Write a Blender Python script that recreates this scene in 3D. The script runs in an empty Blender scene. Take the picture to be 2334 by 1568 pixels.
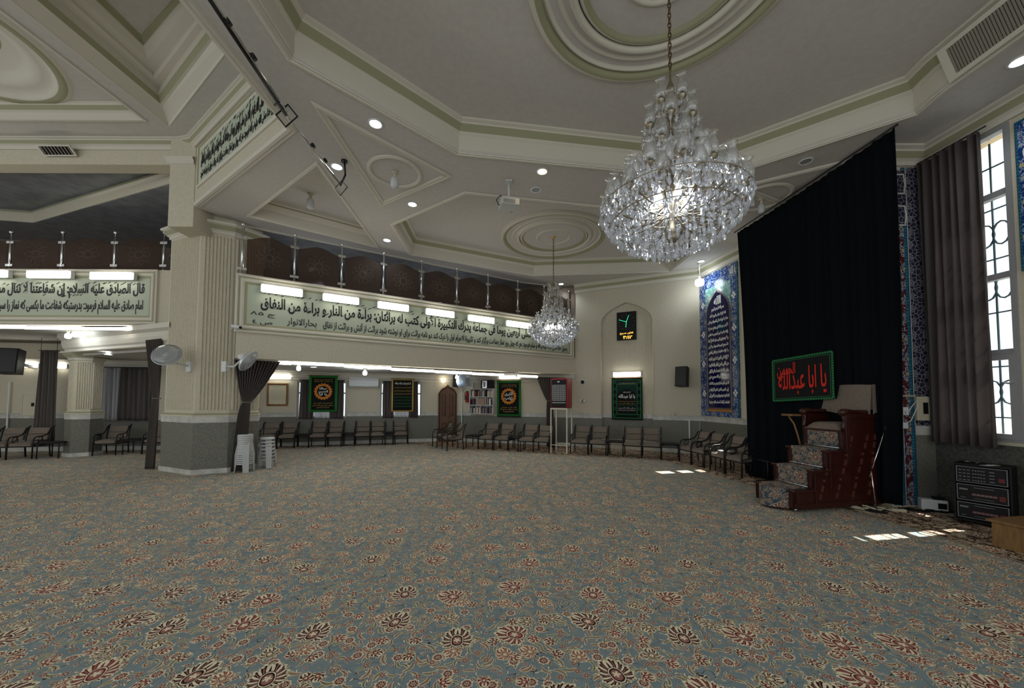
import bpy, bmesh, math, random
from math import sin, cos, pi, radians, sqrt, atan2, hypot
from mathutils import Vector, Matrix
from mathutils.geometry import tessellate_polygon

random.seed(7)
SC = bpy.context.scene
COL = SC.collection

# ------------------------------------------------------------------ camera
FPX, PPX, PPY, EYE = 843.0, 1167.0, 875.0, 1.6
PITCH, ROLL = math.atan(34 / 843.0), 0.004
_r = Vector((1, 0, 0)); _f = Vector((0, cos(PITCH), sin(PITCH))); _u = Vector((0, -sin(PITCH), cos(PITCH)))
_r, _u = _r * cos(ROLL) + _u * sin(ROLL), _u * cos(ROLL) - _r * sin(ROLL)
cam_data = bpy.data.cameras.new('camera')
cam = bpy.data.objects.new('camera', cam_data); COL.objects.link(cam)
cam.matrix_world = Matrix(((_r.x, _u.x, -_f.x, 0), (_r.y, _u.y, -_f.y, 0), (_r.z, _u.z, -_f.z, EYE), (0, 0, 0, 1)))
cam_data.sensor_width = 36.0
cam_data.lens = 36.0 * FPX / 2334.0
cam_data.shift_y = (PPY - 784.0) / 2334.0
cam_data.clip_start = 0.05
SC.camera = cam

# ------------------------------------------------------------------ world, sun, exposure
world = bpy.data.worlds.new('sky'); SC.world = world; world.use_nodes = True
_bg = world.node_tree.nodes['Background']
_bg.inputs[0].default_value = (0.93, 0.98, 1.0, 1); _bg.inputs[1].default_value = 1.18
sun_d = bpy.data.lights.new('sun', 'SUN'); sun_d.energy = 14.0; sun_d.angle = 0.006; sun_d.color = (1, 0.96, 0.88)
sun = bpy.data.objects.new('sun', sun_d); COL.objects.link(sun)
SUN_DIR = Vector((-0.545, -0.10, -1.0)).normalized()
sun.rotation_euler = (-SUN_DIR).to_track_quat('Z', 'Y').to_euler()
SC.view_settings.view_transform = 'Standard'
SC.view_settings.look = 'None'
SC.view_settings.gamma = 1.0
SC.view_settings.use_curve_mapping = False
SC.view_settings.exposure = 0.0
try:
    SC.cycles.use_denoising = True
    SC.cycles.max_bounces = 5
    SC.cycles.diffuse_bounces = 4
    SC.cycles.transparent_max_bounces = 16
    SC.cycles.use_adaptive_sampling = True
    SC.cycles.adaptive_threshold = 0.02
    SC.cycles.sample_clamp_indirect = 4.0
    SC.cycles.caustics_reflective = False
    SC.cycles.caustics_refractive = False
except Exception:
    pass

# ------------------------------------------------------------------ surveying: where a sight line meets a plane of the building
EYEV = Vector((0, 0, EYE))
def ray(px, py): return _f + _r * ((px - PPX) / FPX) + _u * ((PPY - py) / FPX)
def at_z(px, py, z):
    d = ray(px, py); return EYEV + d * ((z - EYE) / d.z)
def at_y(px, py, y):
    d = ray(px, py); return EYEV + d * (y / d.y)
def fl(px, py):
    v = at_z(px, py, 0); return (v.x, v.y)

class Wall:                      # a vertical plane; s runs to the right as seen from the room
    def __init__(self, P, Q):
        self.P = Vector(P); self.Q = Vector(Q); self.d = (self.Q - self.P).normalized()
        self.L = (self.Q - self.P).length; self.ang = atan2(self.d.y, self.d.x)
        self.n = Vector((-self.d.y, self.d.x))            # into the wall
    def hit(self, px, py, off=0.0):
        r = ray(px, py); p0 = self.P - self.n * off
        t = self.n.dot(p0) / (self.n.x * r.x + self.n.y * r.y)
        h = EYEV + r * t
        return (Vector((h.x, h.y)) - p0).dot(self.d), h.z
    def pt(self, s, off=0.0):
        v = self.P + self.d * s - self.n * off; return (v.x, v.y)

# ------------------------------------------------------------------ mesh builder
class MB:
    def __init__(self): self.v = []; self.f = []; self.m = []; self.s = []
    def add(self, vs, fs, mat=0, smooth=False, xf=None):
        b = len(self.v)
        self.v += [tuple(xf @ Vector(p)) if xf is not None else tuple(p) for p in vs]
        for i, f in enumerate(fs):
            self.f.append([b + k for k in f]); self.m.append(mat[i] if isinstance(mat, list) else mat); self.s.append(smooth)
        return self
    def box(self, x0, x1, y0, y1, z0, z1, mat=0, xf=None):
        v = [(x, y, z) for z in (z0, z1) for y in (y0, y1) for x in (x0, x1)]
        return self.add(v, [(0, 2, 3, 1), (4, 5, 7, 6), (0, 1, 5, 4), (1, 3, 7, 5), (3, 2, 6, 7), (2, 0, 4, 6)], mat, False, xf)
    def bar(self, p, q, w, h, mat=0):                       # rectangular bar from p to q
        p = Vector(p); q = Vector(q); d = (q - p).normalized()
        a = d.cross(Vector((0, 0, 1)));
        if a.length < 1e-4: a = Vector((1, 0, 0))
        a.normalize(); b = a.cross(d)
        v = [o + a * (sx * w / 2) + b * (sy * h / 2) for o in (p, q) for sx, sy in ((-1, -1), (1, -1), (1, 1), (-1, 1))]
        return self.add(v, [(3, 2, 1, 0), (4, 5, 6, 7), (0, 1, 5, 4), (1, 2, 6, 5), (2, 3, 7, 6), (3, 0, 4, 7)], mat)
    def tube(self, pts, r, n=8, mat=0, closed=False, caps=True, smooth=True):
        P = [Vector(p) for p in pts]; k = len(P); rr = r if isinstance(r, (list, tuple)) else [r] * k
        vs = []; ref = None
        for i in range(k):
            a = P[(i - 1) % k] if (closed or i > 0) else P[i]; b = P[(i + 1) % k] if (closed or i < k - 1) else P[i]
            d = (b - a).normalized()
            if ref is None:
                ref = d.cross(Vector((0, 0, 1)))
                if ref.length < 1e-3: ref = d.cross(Vector((1, 0, 0)))
            ref = (ref - d * ref.dot(d))
            if ref.length < 1e-6: ref = d.orthogonal()
            ref.normalize(); w = d.cross(ref)
            vs += [P[i] + (ref * cos(2 * pi * j / n) + w * sin(2 * pi * j / n)) * rr[i] for j in range(n)]
        fs = []
        for i in range(k if closed else k - 1):
            i2 = (i + 1) % k
            fs += [(i * n + j, i * n + (j + 1) % n, i2 * n + (j + 1) % n, i2 * n + j) for j in range(n)]
        self.add(vs, fs, mat, smooth)
        if caps and not closed:
            b = len(self.v) - k * n
            self.f.append([b + j for j in range(n)][::-1]); self.m.append(mat); self.s.append(False)
            self.f.append([b + (k - 1) * n + j for j in range(n)]); self.m.append(mat); self.s.append(False)
        return self
    def cyl(self, p, q, r, r2=None, n=12, mat=0, caps=True): return self.tube([p, q], [r, r if r2 is None else r2], n, mat, caps=caps)
    def lathe(self, prof, n=16, mat=0, o=(0, 0, 0), smooth=True, xf=None):     # prof: (radius, z); mat may be a list per segment
        vs = [(o[0] + r * cos(2 * pi * j / n), o[1] + r * sin(2 * pi * j / n), o[2] + z) for r, z in prof for j in range(n)]
        fs = []; ms = []
        for i in range(len(prof) - 1):
            for j in range(n):
                fs.append((i * n + j, i * n + (j + 1) % n, (i + 1) * n + (j + 1) % n, (i + 1) * n + j)); ms.append(mat[i] if isinstance(mat, list) else mat)
        return self.add(vs, fs, ms, smooth, xf)
    def prism(self, poly, y0, y1, mat=0, side=None, xf=None):     # outline in x,z extruded in y (y0 = front)
        n = len(poly); vs = [(x, y0, z) for x, z in poly] + [(x, y1, z) for x, z in poly]
        tri = tessellate_polygon([[Vector((x, z, 0)) for x, z in poly]])
        fs = [tuple(t) for t in tri] + [tuple(n + k for k in t[::-1]) for t in tri]
        self.add(vs, fs, mat, False, xf)
        self.add(vs, [(i, (i + 1) % n, n + (i + 1) % n, n + i) for i in range(n)], mat if side is None else side, False, xf)
        return self
    def slab(self, poly, z0, z1, holes=(), mat=0, side=None, top=None):                # horizontal plate with holes
        loops = [[Vector((x, y, 0)) for x, y in p] for p in [poly] + list(holes)]
        flat = [p for l in loops for p in l]; n = len(flat)
        tri = tessellate_polygon(loops)
        vs = [(p.x, p.y, z0) for p in flat] + [(p.x, p.y, z1) for p in flat]
        self.add(vs, [tuple(t) for t in tri], mat); self.add(vs, [tuple(n + k for k in t[::-1]) for t in tri], mat if top is None else top)
        b = 0
        for l in loops:
            k = len(l); self.add(vs, [(b + i, b + (i + 1) % k, n + b + (i + 1) % k, n + b + i) for i in range(k)], mat if side is None else side); b += k
        return self
    def sweep(self, prof, path, closed=True, mats=0):          # prof: (offset to the left of travel, z); mitred corners
        P = [Vector(p[:2]) for p in path]; k = len(P); n = len(prof); vs = []
        for i in range(k):
            d1 = (P[i] - P[i - 1]).normalized() if (closed or i > 0) else None
            d2 = (P[(i + 1) % k] - P[i]).normalized() if (closed or i < k - 1) else None
            d1 = d1 or d2; d2 = d2 or d1
            n1 = Vector((-d1.y, d1.x)); n2 = Vector((-d2.y, d2.x)); m = n1 + n2
            m = m / max(0.25, m.dot(n1)) if m.length > 1e-5 else n1
            vs += [(P[i].x + m.x * o, P[i].y + m.y * o, z) for o, z in prof]
        fs = []; ms = []
        for i in range(k if closed else k - 1):
            i2 = (i + 1) % k
            for j in range(n - 1):
                fs.append((i * n + j, i2 * n + j, i2 * n + j + 1, i * n + j + 1)); ms.append(mats[j] if isinstance(mats, (list, tuple)) else mats)
        return self.add(vs, fs, ms)
    def vsweep(self, prof, path, closed=True, mats=0, y=0.0):  # frame on a wall: path in x,z; prof: (offset, depth towards the room)
        b = len(self.v); self.sweep(prof, path, closed, mats)
        for i in range(b, len(self.v)):
            x, z, d = self.v[i]; self.v[i] = (x, y - d, z)
        return self
    def ball(self, c, r, n=8, k=6, mat=0, sz=1.0):
        return self.lathe([(max(1e-4, r * sin(pi * i / k)), -r * sz * cos(pi * i / k)) for i in range(k + 1)], n, mat, c)
    def grid(self, fn, nu, nv, mat=0, smooth=True):
        vs = [fn(i / nu, j / nv) for j in range(nv + 1) for i in range(nu + 1)]
        fs = [(j * (nu + 1) + i, j * (nu + 1) + i + 1, (j + 1) * (nu + 1) + i + 1, (j + 1) * (nu + 1) + i) for j in range(nv) for i in range(nu)]
        return self.add(vs, fs, mat, smooth)
    def mesh(self, name, mats):
        me = bpy.data.meshes.new(name); me.from_pydata(self.v, [], self.f)
        for m in (mats if isinstance(mats, (list, tuple)) else [mats]): me.materials.append(m)
        me.polygons.foreach_set('material_index', self.m); me.polygons.foreach_set('use_smooth', self.s)
        me.update(); return me
    def build(self, name, mats, parent=None, label=None, bevel=0, solid=0, kind=None, fix=True):
        me = self.mesh(name, mats)
        if fix:
            bm = bmesh.new(); bm.from_mesh(me); bmesh.ops.recalc_face_normals(bm, faces=bm.faces); bm.to_mesh(me); bm.free()
        return link(name, me, parent, label, bevel, solid, kind)

def link(name, me, parent=None, label=None, bevel=0, solid=0, kind=None):
    o = bpy.data.objects.new(name, me); COL.objects.link(o)
    if parent is not None: o.parent = parent
    if label: o['label'] = label
    if kind: o['kind'] = kind
    if bevel:
        md = o.modifiers.new('edge', 'BEVEL'); md.width = bevel; md.segments = 2; md.limit_method = 'ANGLE'
    if solid:
        md = o.modifiers.new('thickness', 'SOLIDIFY'); md.thickness = solid; md.offset = 0
    return o
def tag(o, label, cat, group=None):
    o['label'] = label; o['category'] = cat
    if group: o['group'] = group
    return o
def thing(name, label, cat, loc=(0, 0, 0), rz=0.0, group=None):
    o = bpy.data.objects.new(name, None); COL.objects.link(o); o.location = loc; o.rotation_euler = (0, 0, rz); o.empty_display_size = 0.1
    return tag(o, label, cat, group)
def on_wall(name, label, cat, W, s, z, group=None, off=0.0):
    x, y = W.pt(s, off); return thing(name, label, cat, (x, y, z), W.ang, group)
KIDS = {}
def dup(root, loc, rz, label, group=None):
    r = root.copy(); COL.objects.link(r); r.location = loc; r.rotation_euler = (0, 0, rz); r['label'] = label
    if group: r['group'] = group
    for ch in list(root.children):
        c = ch.copy(); COL.objects.link(c); c.parent = r
        for g in list(ch.children):
            d = g.copy(); COL.objects.link(d); d.parent = c
    return r
def structure(o): o['kind'] = 'structure'; return o

# ------------------------------------------------------------------ Arabic and Persian lettering (contextual letter forms)
_AF = {'ء': (0xFE80,), 'آ': (0xFE81, 0xFE82), 'أ': (0xFE83, 0xFE84), 'ؤ': (0xFE85, 0xFE86), 'إ': (0xFE87, 0xFE88), 'ئ': tuple(range(0xFE89, 0xFE8D)),
       'ا': (0xFE8D, 0xFE8E), 'ب': tuple(range(0xFE8F, 0xFE93)), 'ة': (0xFE93, 0xFE94)}
_b = 0xFE95
for _c in 'تثجحخ': _AF[_c] = tuple(range(_b, _b + 4)); _b += 4
for _c in 'دذرز': _AF[_c] = (_b, _b + 1); _b += 2
for _c in 'سشصضطظعغفقكلمنه': _AF[_c] = tuple(range(_b, _b + 4)); _b += 4
_AF['و'] = (_b, _b + 1); _b += 2
_AF['ى'] = (_b, _b + 1); _b += 2
_AF['ي'] = tuple(range(_b, _b + 4))
_AF['پ'] = tuple(range(0xFB56, 0xFB5A)); _AF['چ'] = tuple(range(0xFB7A, 0xFB7E)); _AF['ژ'] = (0xFB8A, 0xFB8B)
_AF['ک'] = tuple(range(0xFB8E, 0xFB92)); _AF['گ'] = tuple(range(0xFB92, 0xFB96)); _AF['ی'] = tuple(range(0xFBFC, 0xFC00))
_LA = {'ا': 0xFEFB, 'آ': 0xFEF5, 'أ': 0xFEF7, 'إ': 0xFEF9}
def shape(s):
    out = []; i = 0; prev = False
    while i < len(s):
        c = s[i]
        if c not in _AF: out.append(c); prev = False; i += 1; continue
        nx = s[i + 1] if i + 1 < len(s) else ' '
        if c == 'ل' and nx in _LA: out.append(chr(_LA[nx] + (1 if prev else 0))); prev = False; i += 2; continue
        f = _AF[c]; jn = len(f) == 4 and nx in _AF and nx != 'ء'; pj = prev and len(f) > 1
        out.append(chr(f[3 if jn and pj else 2 if jn else 1 if pj else 0])); prev = jn; i += 1
    return ''.join(reversed(out))
def lettering(name, text, mat, parent, x0, x1, z0, z1, y, bold=0.02, depth=0.004, arabic=True, slope=0.0, label=None, marks=0, bend=None):
    """text fitted to the box x0..x1, z0..z1 of a wall-mounted thing, standing proud of depth y"""
    cu = bpy.data.curves.new(name, 'FONT'); cu.body = shape(text) if arabic else text; cu.size = 1; cu.resolution_u = 3; cu.offset = bold; cu.extrude = 0.5
    tmp = bpy.data.objects.new(name, cu); COL.objects.link(tmp)
    dg = bpy.context.evaluated_depsgraph_get(); me = bpy.data.meshes.new_from_object(tmp.evaluated_get(dg)); bpy.data.objects.remove(tmp)
    xs = [v.co.x for v in me.vertices]; ys = [v.co.y for v in me.vertices]
    a, b, c, d = min(xs), max(xs), min(ys), max(ys)
    rnd = random.Random(len(text) * 31 + int(x1 * 100))
    for v in me.vertices:
        fx = (v.co.x - a) / (b - a); fz = (v.co.y - c) / (d - c)
        zz = z0 + (z1 - z0) * fz + slope * (fx - .5) + (bend(fx) if bend else 0)
        v.co = Vector((x0 + (x1 - x0) * fx, y - depth * (v.co.z + .5), zz))
    me.materials.clear(); me.materials.append(mat); me.update()
    if marks:                                                # vowel signs above and below the line
        mb = MB(); mb.v = [tuple(v.co) for v in me.vertices]; mb.f = [list(p.vertices) for p in me.polygons]; mb.m = [0] * len(mb.f); mb.s = [False] * len(mb.f)
        h = z1 - z0
        for k in range(marks):
            x = x0 + (x1 - x0) * (k + rnd.random()) / marks; z = z0 + h * rnd.choice((.95, 1.04, 1.0, .22, .88)); l = h * rnd.uniform(.12, .2); t = h * .028
            mb.prism([(x - l / 2, z - l * .25 - t), (x + l / 2, z + l * .25 - t), (x + l / 2 + t, z + l * .25 + t), (x - l / 2 + t, z - l * .25 + t)], y - depth, y)
        me = mb.mesh(name, mat)
    return link(name, me, parent, label)
# ------------------------------------------------------------------ materials
def srgb(r, g, b):
    f = lambda c: (c / 255 / 12.92) if c / 255 <= .04045 else ((c / 255 + .055) / 1.055) ** 2.4
    return (f(r), f(g), f(b), 1)
def mat(name, col, rough=.6, metal=0.0, noise=None, bump=0.0, nscale=20, spec=.4, trans=0, alpha=1, emit=None, es=0.0, sheen=0):
    m = bpy.data.materials.new(name); m.use_nodes = True; nt = m.node_tree; p = nt.nodes['Principled BSDF']
    c = tuple(col) if len(col) == 4 else (*col, 1)
    p.inputs['Base Color'].default_value = c; p.inputs['Roughness'].default_value = rough; p.inputs['Metallic'].default_value = metal
    p.inputs['Specular IOR Level'].default_value = spec; p.inputs['Transmission Weight'].default_value = trans; p.inputs['Alpha'].default_value = alpha
    if sheen: p.inputs['Sheen Weight'].default_value = sheen
    if emit: p.inputs['Emission Color'].default_value = (*emit[:3], 1); p.inputs['Emission Strength'].default_value = es
    if noise or bump:
        tc = nt.nodes.new('ShaderNodeTexCoord'); nz = nt.nodes.new('ShaderNodeTexNoise'); nz.inputs['Scale'].default_value = nscale; nz.inputs['Detail'].default_value = 6
        nt.links.new(tc.outputs['Object'], nz.inputs['Vector'])
        if noise:
            mx = nt.nodes.new('ShaderNodeMix'); mx.data_type = 'RGBA'; cr = nt.nodes.new('ShaderNodeMapRange'); cr.inputs[1].default_value = .35; cr.inputs[2].default_value = .65
            nt.links.new(nz.outputs[0], cr.inputs[0]); nt.links.new(cr.outputs[0], mx.inputs[0]); mx.inputs[6].default_value = c; mx.inputs[7].default_value = noise
            nt.links.new(mx.outputs[2], p.inputs['Base Color'])
        if bump:
            bp = nt.nodes.new('ShaderNodeBump'); bp.inputs['Strength'].default_value = bump; bp.inputs['Distance'].default_value = .01
            nt.links.new(nz.outputs[0], bp.inputs['Height']); nt.links.new(bp.outputs[0], p.inputs['Normal'])
    return m
def lamp_mat(name, col, strength):
    m = bpy.data.materials.new(name); m.use_nodes = True; nt = m.node_tree; nt.nodes.clear()
    e = nt.nodes.new('ShaderNodeEmission'); e.inputs[0].default_value = (*col, 1); e.inputs[1].default_value = strength
    o = nt.nodes.new('ShaderNodeOutputMaterial'); nt.links.new(e.outputs[0], o.inputs[0]); return m

class NG:                                                # terse node wiring
    def __init__(self, m): self.nt = m.node_tree; self.p = self.nt.nodes.get('Principled BSDF')
    def put(self, s, v):
        if isinstance(v, bpy.types.NodeSocket): self.nt.links.new(v, s)
        else: s.default_value = v
    def n(self, t, **k):
        nd = self.nt.nodes.new(t)
        for a, b in k.items(): setattr(nd, a, b)
        return nd
    def m(self, op, a, b=0.0, c=0.0):
        nd = self.n('ShaderNodeMath', operation=op); self.put(nd.inputs[0], a); self.put(nd.inputs[1], b); self.put(nd.inputs[2], c); return nd.outputs[0]
    def mix(self, f, a, b):
        nd = self.n('ShaderNodeMix', data_type='RGBA'); self.put(nd.inputs[0], f); self.put(nd.inputs[6], a); self.put(nd.inputs[7], b); return nd.outputs[2]
    def noise(self, vec, scale, detail=4):
        nd = self.n('ShaderNodeTexNoise'); self.put(nd.inputs['Vector'], vec); nd.inputs['Scale'].default_value = scale; nd.inputs['Detail'].default_value = detail; return nd.outputs[0]
    def ramp(self, f, stops, const=True):
        nd = self.n('ShaderNodeValToRGB'); r = nd.color_ramp; r.interpolation = 'CONSTANT' if const else 'LINEAR'
        while len(r.elements) < len(stops): r.elements.new(1.0)
        for e, (p, c) in zip(r.elements, stops): e.position = p; e.color = c
        self.put(nd.inputs[0], f); return nd.outputs[0]
    def xyz(self, v):
        nd = self.n('ShaderNodeSeparateXYZ'); self.put(nd.inputs[0], v); return nd.outputs
    def vec(self, x, y, z=0.0):
        nd = self.n('ShaderNodeCombineXYZ'); self.put(nd.inputs[0], x); self.put(nd.inputs[1], y); self.put(nd.inputs[2], z); return nd.outputs[0]
    def cell(self, vec, scale, rand, turn=1.0):          # nearest motif centre: local polar coordinates and three random numbers
        v = self.n('ShaderNodeTexVoronoi', voronoi_dimensions='2D', feature='F1'); self.put(v.inputs['Vector'], vec)
        v.inputs['Scale'].default_value = scale; v.inputs['Randomness'].default_value = rand
        d = self.n('ShaderNodeVectorMath', operation='SUBTRACT'); self.put(d.inputs[0], vec); self.put(d.inputs[1], v.outputs['Position'])
        x, y, _ = self.xyz(d.outputs[0]); c = self.xyz(v.outputs['Color'])
        a = self.m('MULTIPLY', c[0], turn * 2 * pi); ca = self.m('COSINE', a); sa = self.m('SINE', a)
        lx = self.m('SUBTRACT', self.m('MULTIPLY', x, ca), self.m('MULTIPLY', y, sa)); ly = self.m('ADD', self.m('MULTIPLY', x, sa), self.m('MULTIPLY', y, ca))
        r = self.m('SQRT', self.m('ADD', self.m('MULTIPLY', lx, lx), self.m('MULTIPLY', ly, ly)))
        return lx, ly, r, self.m('ARCTAN2', ly, lx), c
    def rosette(self, base, vec, scale, rand, R, petals, stops, depth=.22, dens=1.0, line=None):
        lx, ly, r, th, c = self.cell(vec, scale, rand)
        Rr = self.m('MULTIPLY', self.m('ADD', 1 - depth, self.m('MULTIPLY', self.m('COSINE', self.m('MULTIPLY', th, float(petals))), depth)), R)
        q = self.m('DIVIDE', r, Rr); col = self.ramp(q, stops)
        if line is not None:                              # dark strokes between petals
            s = self.m('LESS_THAN', self.m('ABSOLUTE', self.m('SINE', self.m('MULTIPLY', th, petals / 2.0))), .22)
            s = self.m('MULTIPLY', s, self.m('MULTIPLY', self.m('GREATER_THAN', q, .38), self.m('LESS_THAN', q, .84))); col = self.mix(s, col, line)
        mask = self.m('MULTIPLY', self.m('LESS_THAN', q, 1.0), self.m('LESS_THAN', c[1], dens))
        return self.mix(mask, base, col)
    def palmette(self, base, vec, scale, rand, R, cols, dens=1.0, turn=.28, k=13.0):
        cream, brown, maroon, pink, olive = cols
        v = self.n('ShaderNodeTexVoronoi', voronoi_dimensions='2D', feature='F1'); self.put(v.inputs['Vector'], vec); v.inputs['Scale'].default_value = scale; v.inputs['Randomness'].default_value = rand
        d = self.n('ShaderNodeVectorMath', operation='SUBTRACT'); self.put(d.inputs[0], vec); self.put(d.inputs[1], v.outputs['Position'])
        x, y, _ = self.xyz(d.outputs[0]); c = self.xyz(v.outputs['Color'])
        a = self.m('MULTIPLY', self.m('SUBTRACT', c[0], .5), turn * 4 * pi); ca = self.m('COSINE', a); sa = self.m('SINE', a)
        lx = self.m('SUBTRACT', self.m('MULTIPLY', x, ca), self.m('MULTIPLY', y, sa)); ly = self.m('ADD', self.m('MULTIPLY', x, sa), self.m('MULTIPLY', y, ca))
        def polar(oy):
            yy = self.m('SUBTRACT', ly, oy); r = self.m('SQRT', self.m('ADD', self.m('MULTIPLY', lx, lx), self.m('MULTIPLY', yy, yy)))
            return r, self.m('ABSOLUTE', self.m('ARCTAN2', lx, self.m('MULTIPLY', yy, -1.0)))
        r, ph = polar(-.25 * R)
        Rr = self.m('ADD', .97, self.m('MULTIPLY', self.m('COSINE', self.m('MULTIPLY', ph, 3.0)), -.10)); Rr = self.m('ADD', Rr, self.m('MULTIPLY', self.m('COSINE', ph), -.24))
        Rr = self.m('MULTIPLY', self.m('ADD', Rr, self.m('MULTIPLY', self.m('COSINE', self.m('MULTIPLY', ph, 2 * k)), .06)), R); q = self.m('DIVIDE', r, Rr)
        st = self.m('SINE', self.m('ADD', self.m('MULTIPLY', ph, k), self.m('MULTIPLY', q, -4.5)))
        dark = self.mix(self.m('GREATER_THAN', c[2], .5), brown, maroon)
        col = self.mix(self.m('GREATER_THAN', st, -.30), cream, dark); col = self.mix(self.m('GREATER_THAN', st, .86), col, pink)
        col = self.mix(self.m('GREATER_THAN', q, .88), col, self.mix(self.m('GREATER_THAN', st, -.2), olive, cream))
        h = self.m('DIVIDE', r, self.m('MULTIPLY', self.m('ADD', .50, self.m('MULTIPLY', self.m('COSINE', self.m('MULTIPLY', ph, 2.0)), .10)), R))
        core = self.ramp(h, [(0, pink), (.80, cream), (.92, brown)]); core = self.mix(self.m('LESS_THAN', self.m('ABSOLUTE', self.m('SUBTRACT', h, .71)), .09), core, dark)
        r2, p2 = polar(-.2 * R); fl_ = self.m('LESS_THAN', r2, self.m('MULTIPLY', self.m('ADD', .17, self.m('MULTIPLY', self.m('COSINE', self.m('MULTIPLY', p2, 5.0)), .06)), R))
        core = self.mix(fl_, core, cream); col = self.mix(self.m('LESS_THAN', h, 1.0), col, core)
        mask = self.m('MULTIPLY', self.m('LESS_THAN', q, 1.0), self.m('LESS_THAN', c[1], dens))
        return self.mix(mask, base, col)
    def leaf(self, base, vec, scale, rand, a, b, bend, cols, dens=.85):
        lx, ly, r, th, c = self.cell(vec, scale, rand)
        yy = self.m('SUBTRACT', ly, self.m('MULTIPLY', self.m('MULTIPLY', lx, lx), bend))
        ex = self.m('DIVIDE', lx, a); ey = self.m('DIVIDE', yy, b)
        q = self.m('ADD', self.m('MULTIPLY', ex, ex), self.m('MULTIPLY', ey, ey))
        col = self.mix(self.m('GREATER_THAN', c[2], .5), cols[0], cols[1]); col = self.mix(self.m('GREATER_THAN', q, .68), col, cols[2])
        col = self.mix(self.m('LESS_THAN', self.m('ABSOLUTE', ey), .16), col, cols[3])
        return self.mix(self.m('MULTIPLY', self.m('LESS_THAN', q, 1.0), self.m('LESS_THAN', c[1], dens)), base, col)
    def vines(self, base, vec, scale, w, col, warp=.35):
        nz = self.n('ShaderNodeTexNoise'); self.put(nz.inputs['Vector'], vec); nz.inputs['Scale'].default_value = scale * 1.3; nz.inputs['Detail'].default_value = 1
        d = self.n('ShaderNodeVectorMath', operation='MULTIPLY_ADD'); self.put(d.inputs[0], nz.outputs['Color']); d.inputs[1].default_value = (warp, warp, 0); self.put(d.inputs[2], vec)
        v = self.n('ShaderNodeTexVoronoi', voronoi_dimensions='2D', feature='DISTANCE_TO_EDGE'); self.put(v.inputs['Vector'], d.outputs[0]); v.inputs['Scale'].default_value = scale
        return self.mix(self.m('LESS_THAN', v.outputs['Distance'], w), base, col)

def carpet_mat(name, ground, runner=False, tone=1.0):
    m = mat(name, ground, .95, spec=.1); g = NG(m); tc = g.n('ShaderNodeTexCoord'); v = tc.outputs['Object']
    if runner: x, y, z = g.xyz(v); v = g.vec(g.m('MULTIPLY', y, 1.3), g.m('MULTIPLY', g.m('SUBTRACT', z, x), 1.3))
    nz = g.n('ShaderNodeTexNoise'); g.put(nz.inputs['Vector'], v); nz.inputs['Scale'].default_value = 60
    d = g.n('ShaderNodeVectorMath', operation='MULTIPLY_ADD'); g.put(d.inputs[0], nz.outputs['Color']); d.inputs[1].default_value = (.006, .006, 0); g.put(d.inputs[2], v); w = d.outputs[0]
    cream, tan, olive = srgb(236, 222, 194), srgb(180, 156, 126), srgb(164, 164, 130)
    brown, maroon, pink, red = srgb(54, 38, 34), srgb(116, 54, 50), srgb(162, 110, 100), srgb(146, 64, 54)
    base = g.mix(g.noise(v, 7, 3), tuple(.8 * c for c in ground[:3]) + (1,), tuple(1.18 * c for c in ground[:3]) + (1,))
    base = g.vines(base, w, 4.6, .008, brown, .5); base = g.vines(base, w, 7.0, .007, olive, .4)
    base = g.leaf(base, w, 19, 1, .018, .0048, 22.0, (cream, tan, brown, cream), .85)
    base = g.leaf(base, w, 12.5, 1, .036, .011, -12.0, (olive, tan, cream, brown), .8)
    base = g.leaf(base, w, 8.7, 1, .050, .014, 8.0, (tan, olive, cream, maroon), .8)
    base = g.rosette(base, w, 12, 1, .017, 5, [(0, cream), (.3, maroon), (.8, cream)], .25, .75)
    base = g.rosette(base, w, 9.2, 1, .027, 6, [(0, cream), (.22, brown), (.34, pink), (.8, cream), (.93, brown)], .22, .7, brown)
    base = g.rosette(base, w, 6.1, .9, .038, 8, [(0, tan), (.16, brown), (.26, cream), (.36, maroon), (.80, cream)], .10, .62, cream)
    base = g.palmette(base, w, 5.2, .95, .044, (cream, brown, maroon, red, olive), .6, 1.0, 7.0)
    base = g.palmette(base, w, 3.4, .9, .060, (cream, brown, red, tan, olive), .5, 1.0, 9.0)
    base = g.palmette(base, w, 2.0, .62, .112, (cream, brown, maroon, pink, olive), .8, .2)
    if tone != 1.0: base = g.mix(1 - tone, base, (.02, .022, .03, 1))
    g.put(g.p.inputs['Base Color'], base)
    bp = g.n('ShaderNodeBump'); bp.inputs['Strength'].default_value = .35; bp.inputs['Distance'].default_value = .004; g.put(bp.inputs['Height'], g.noise(v, 350, 2)); g.put(g.p.inputs['Normal'], bp.outputs[0])
    return m
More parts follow.
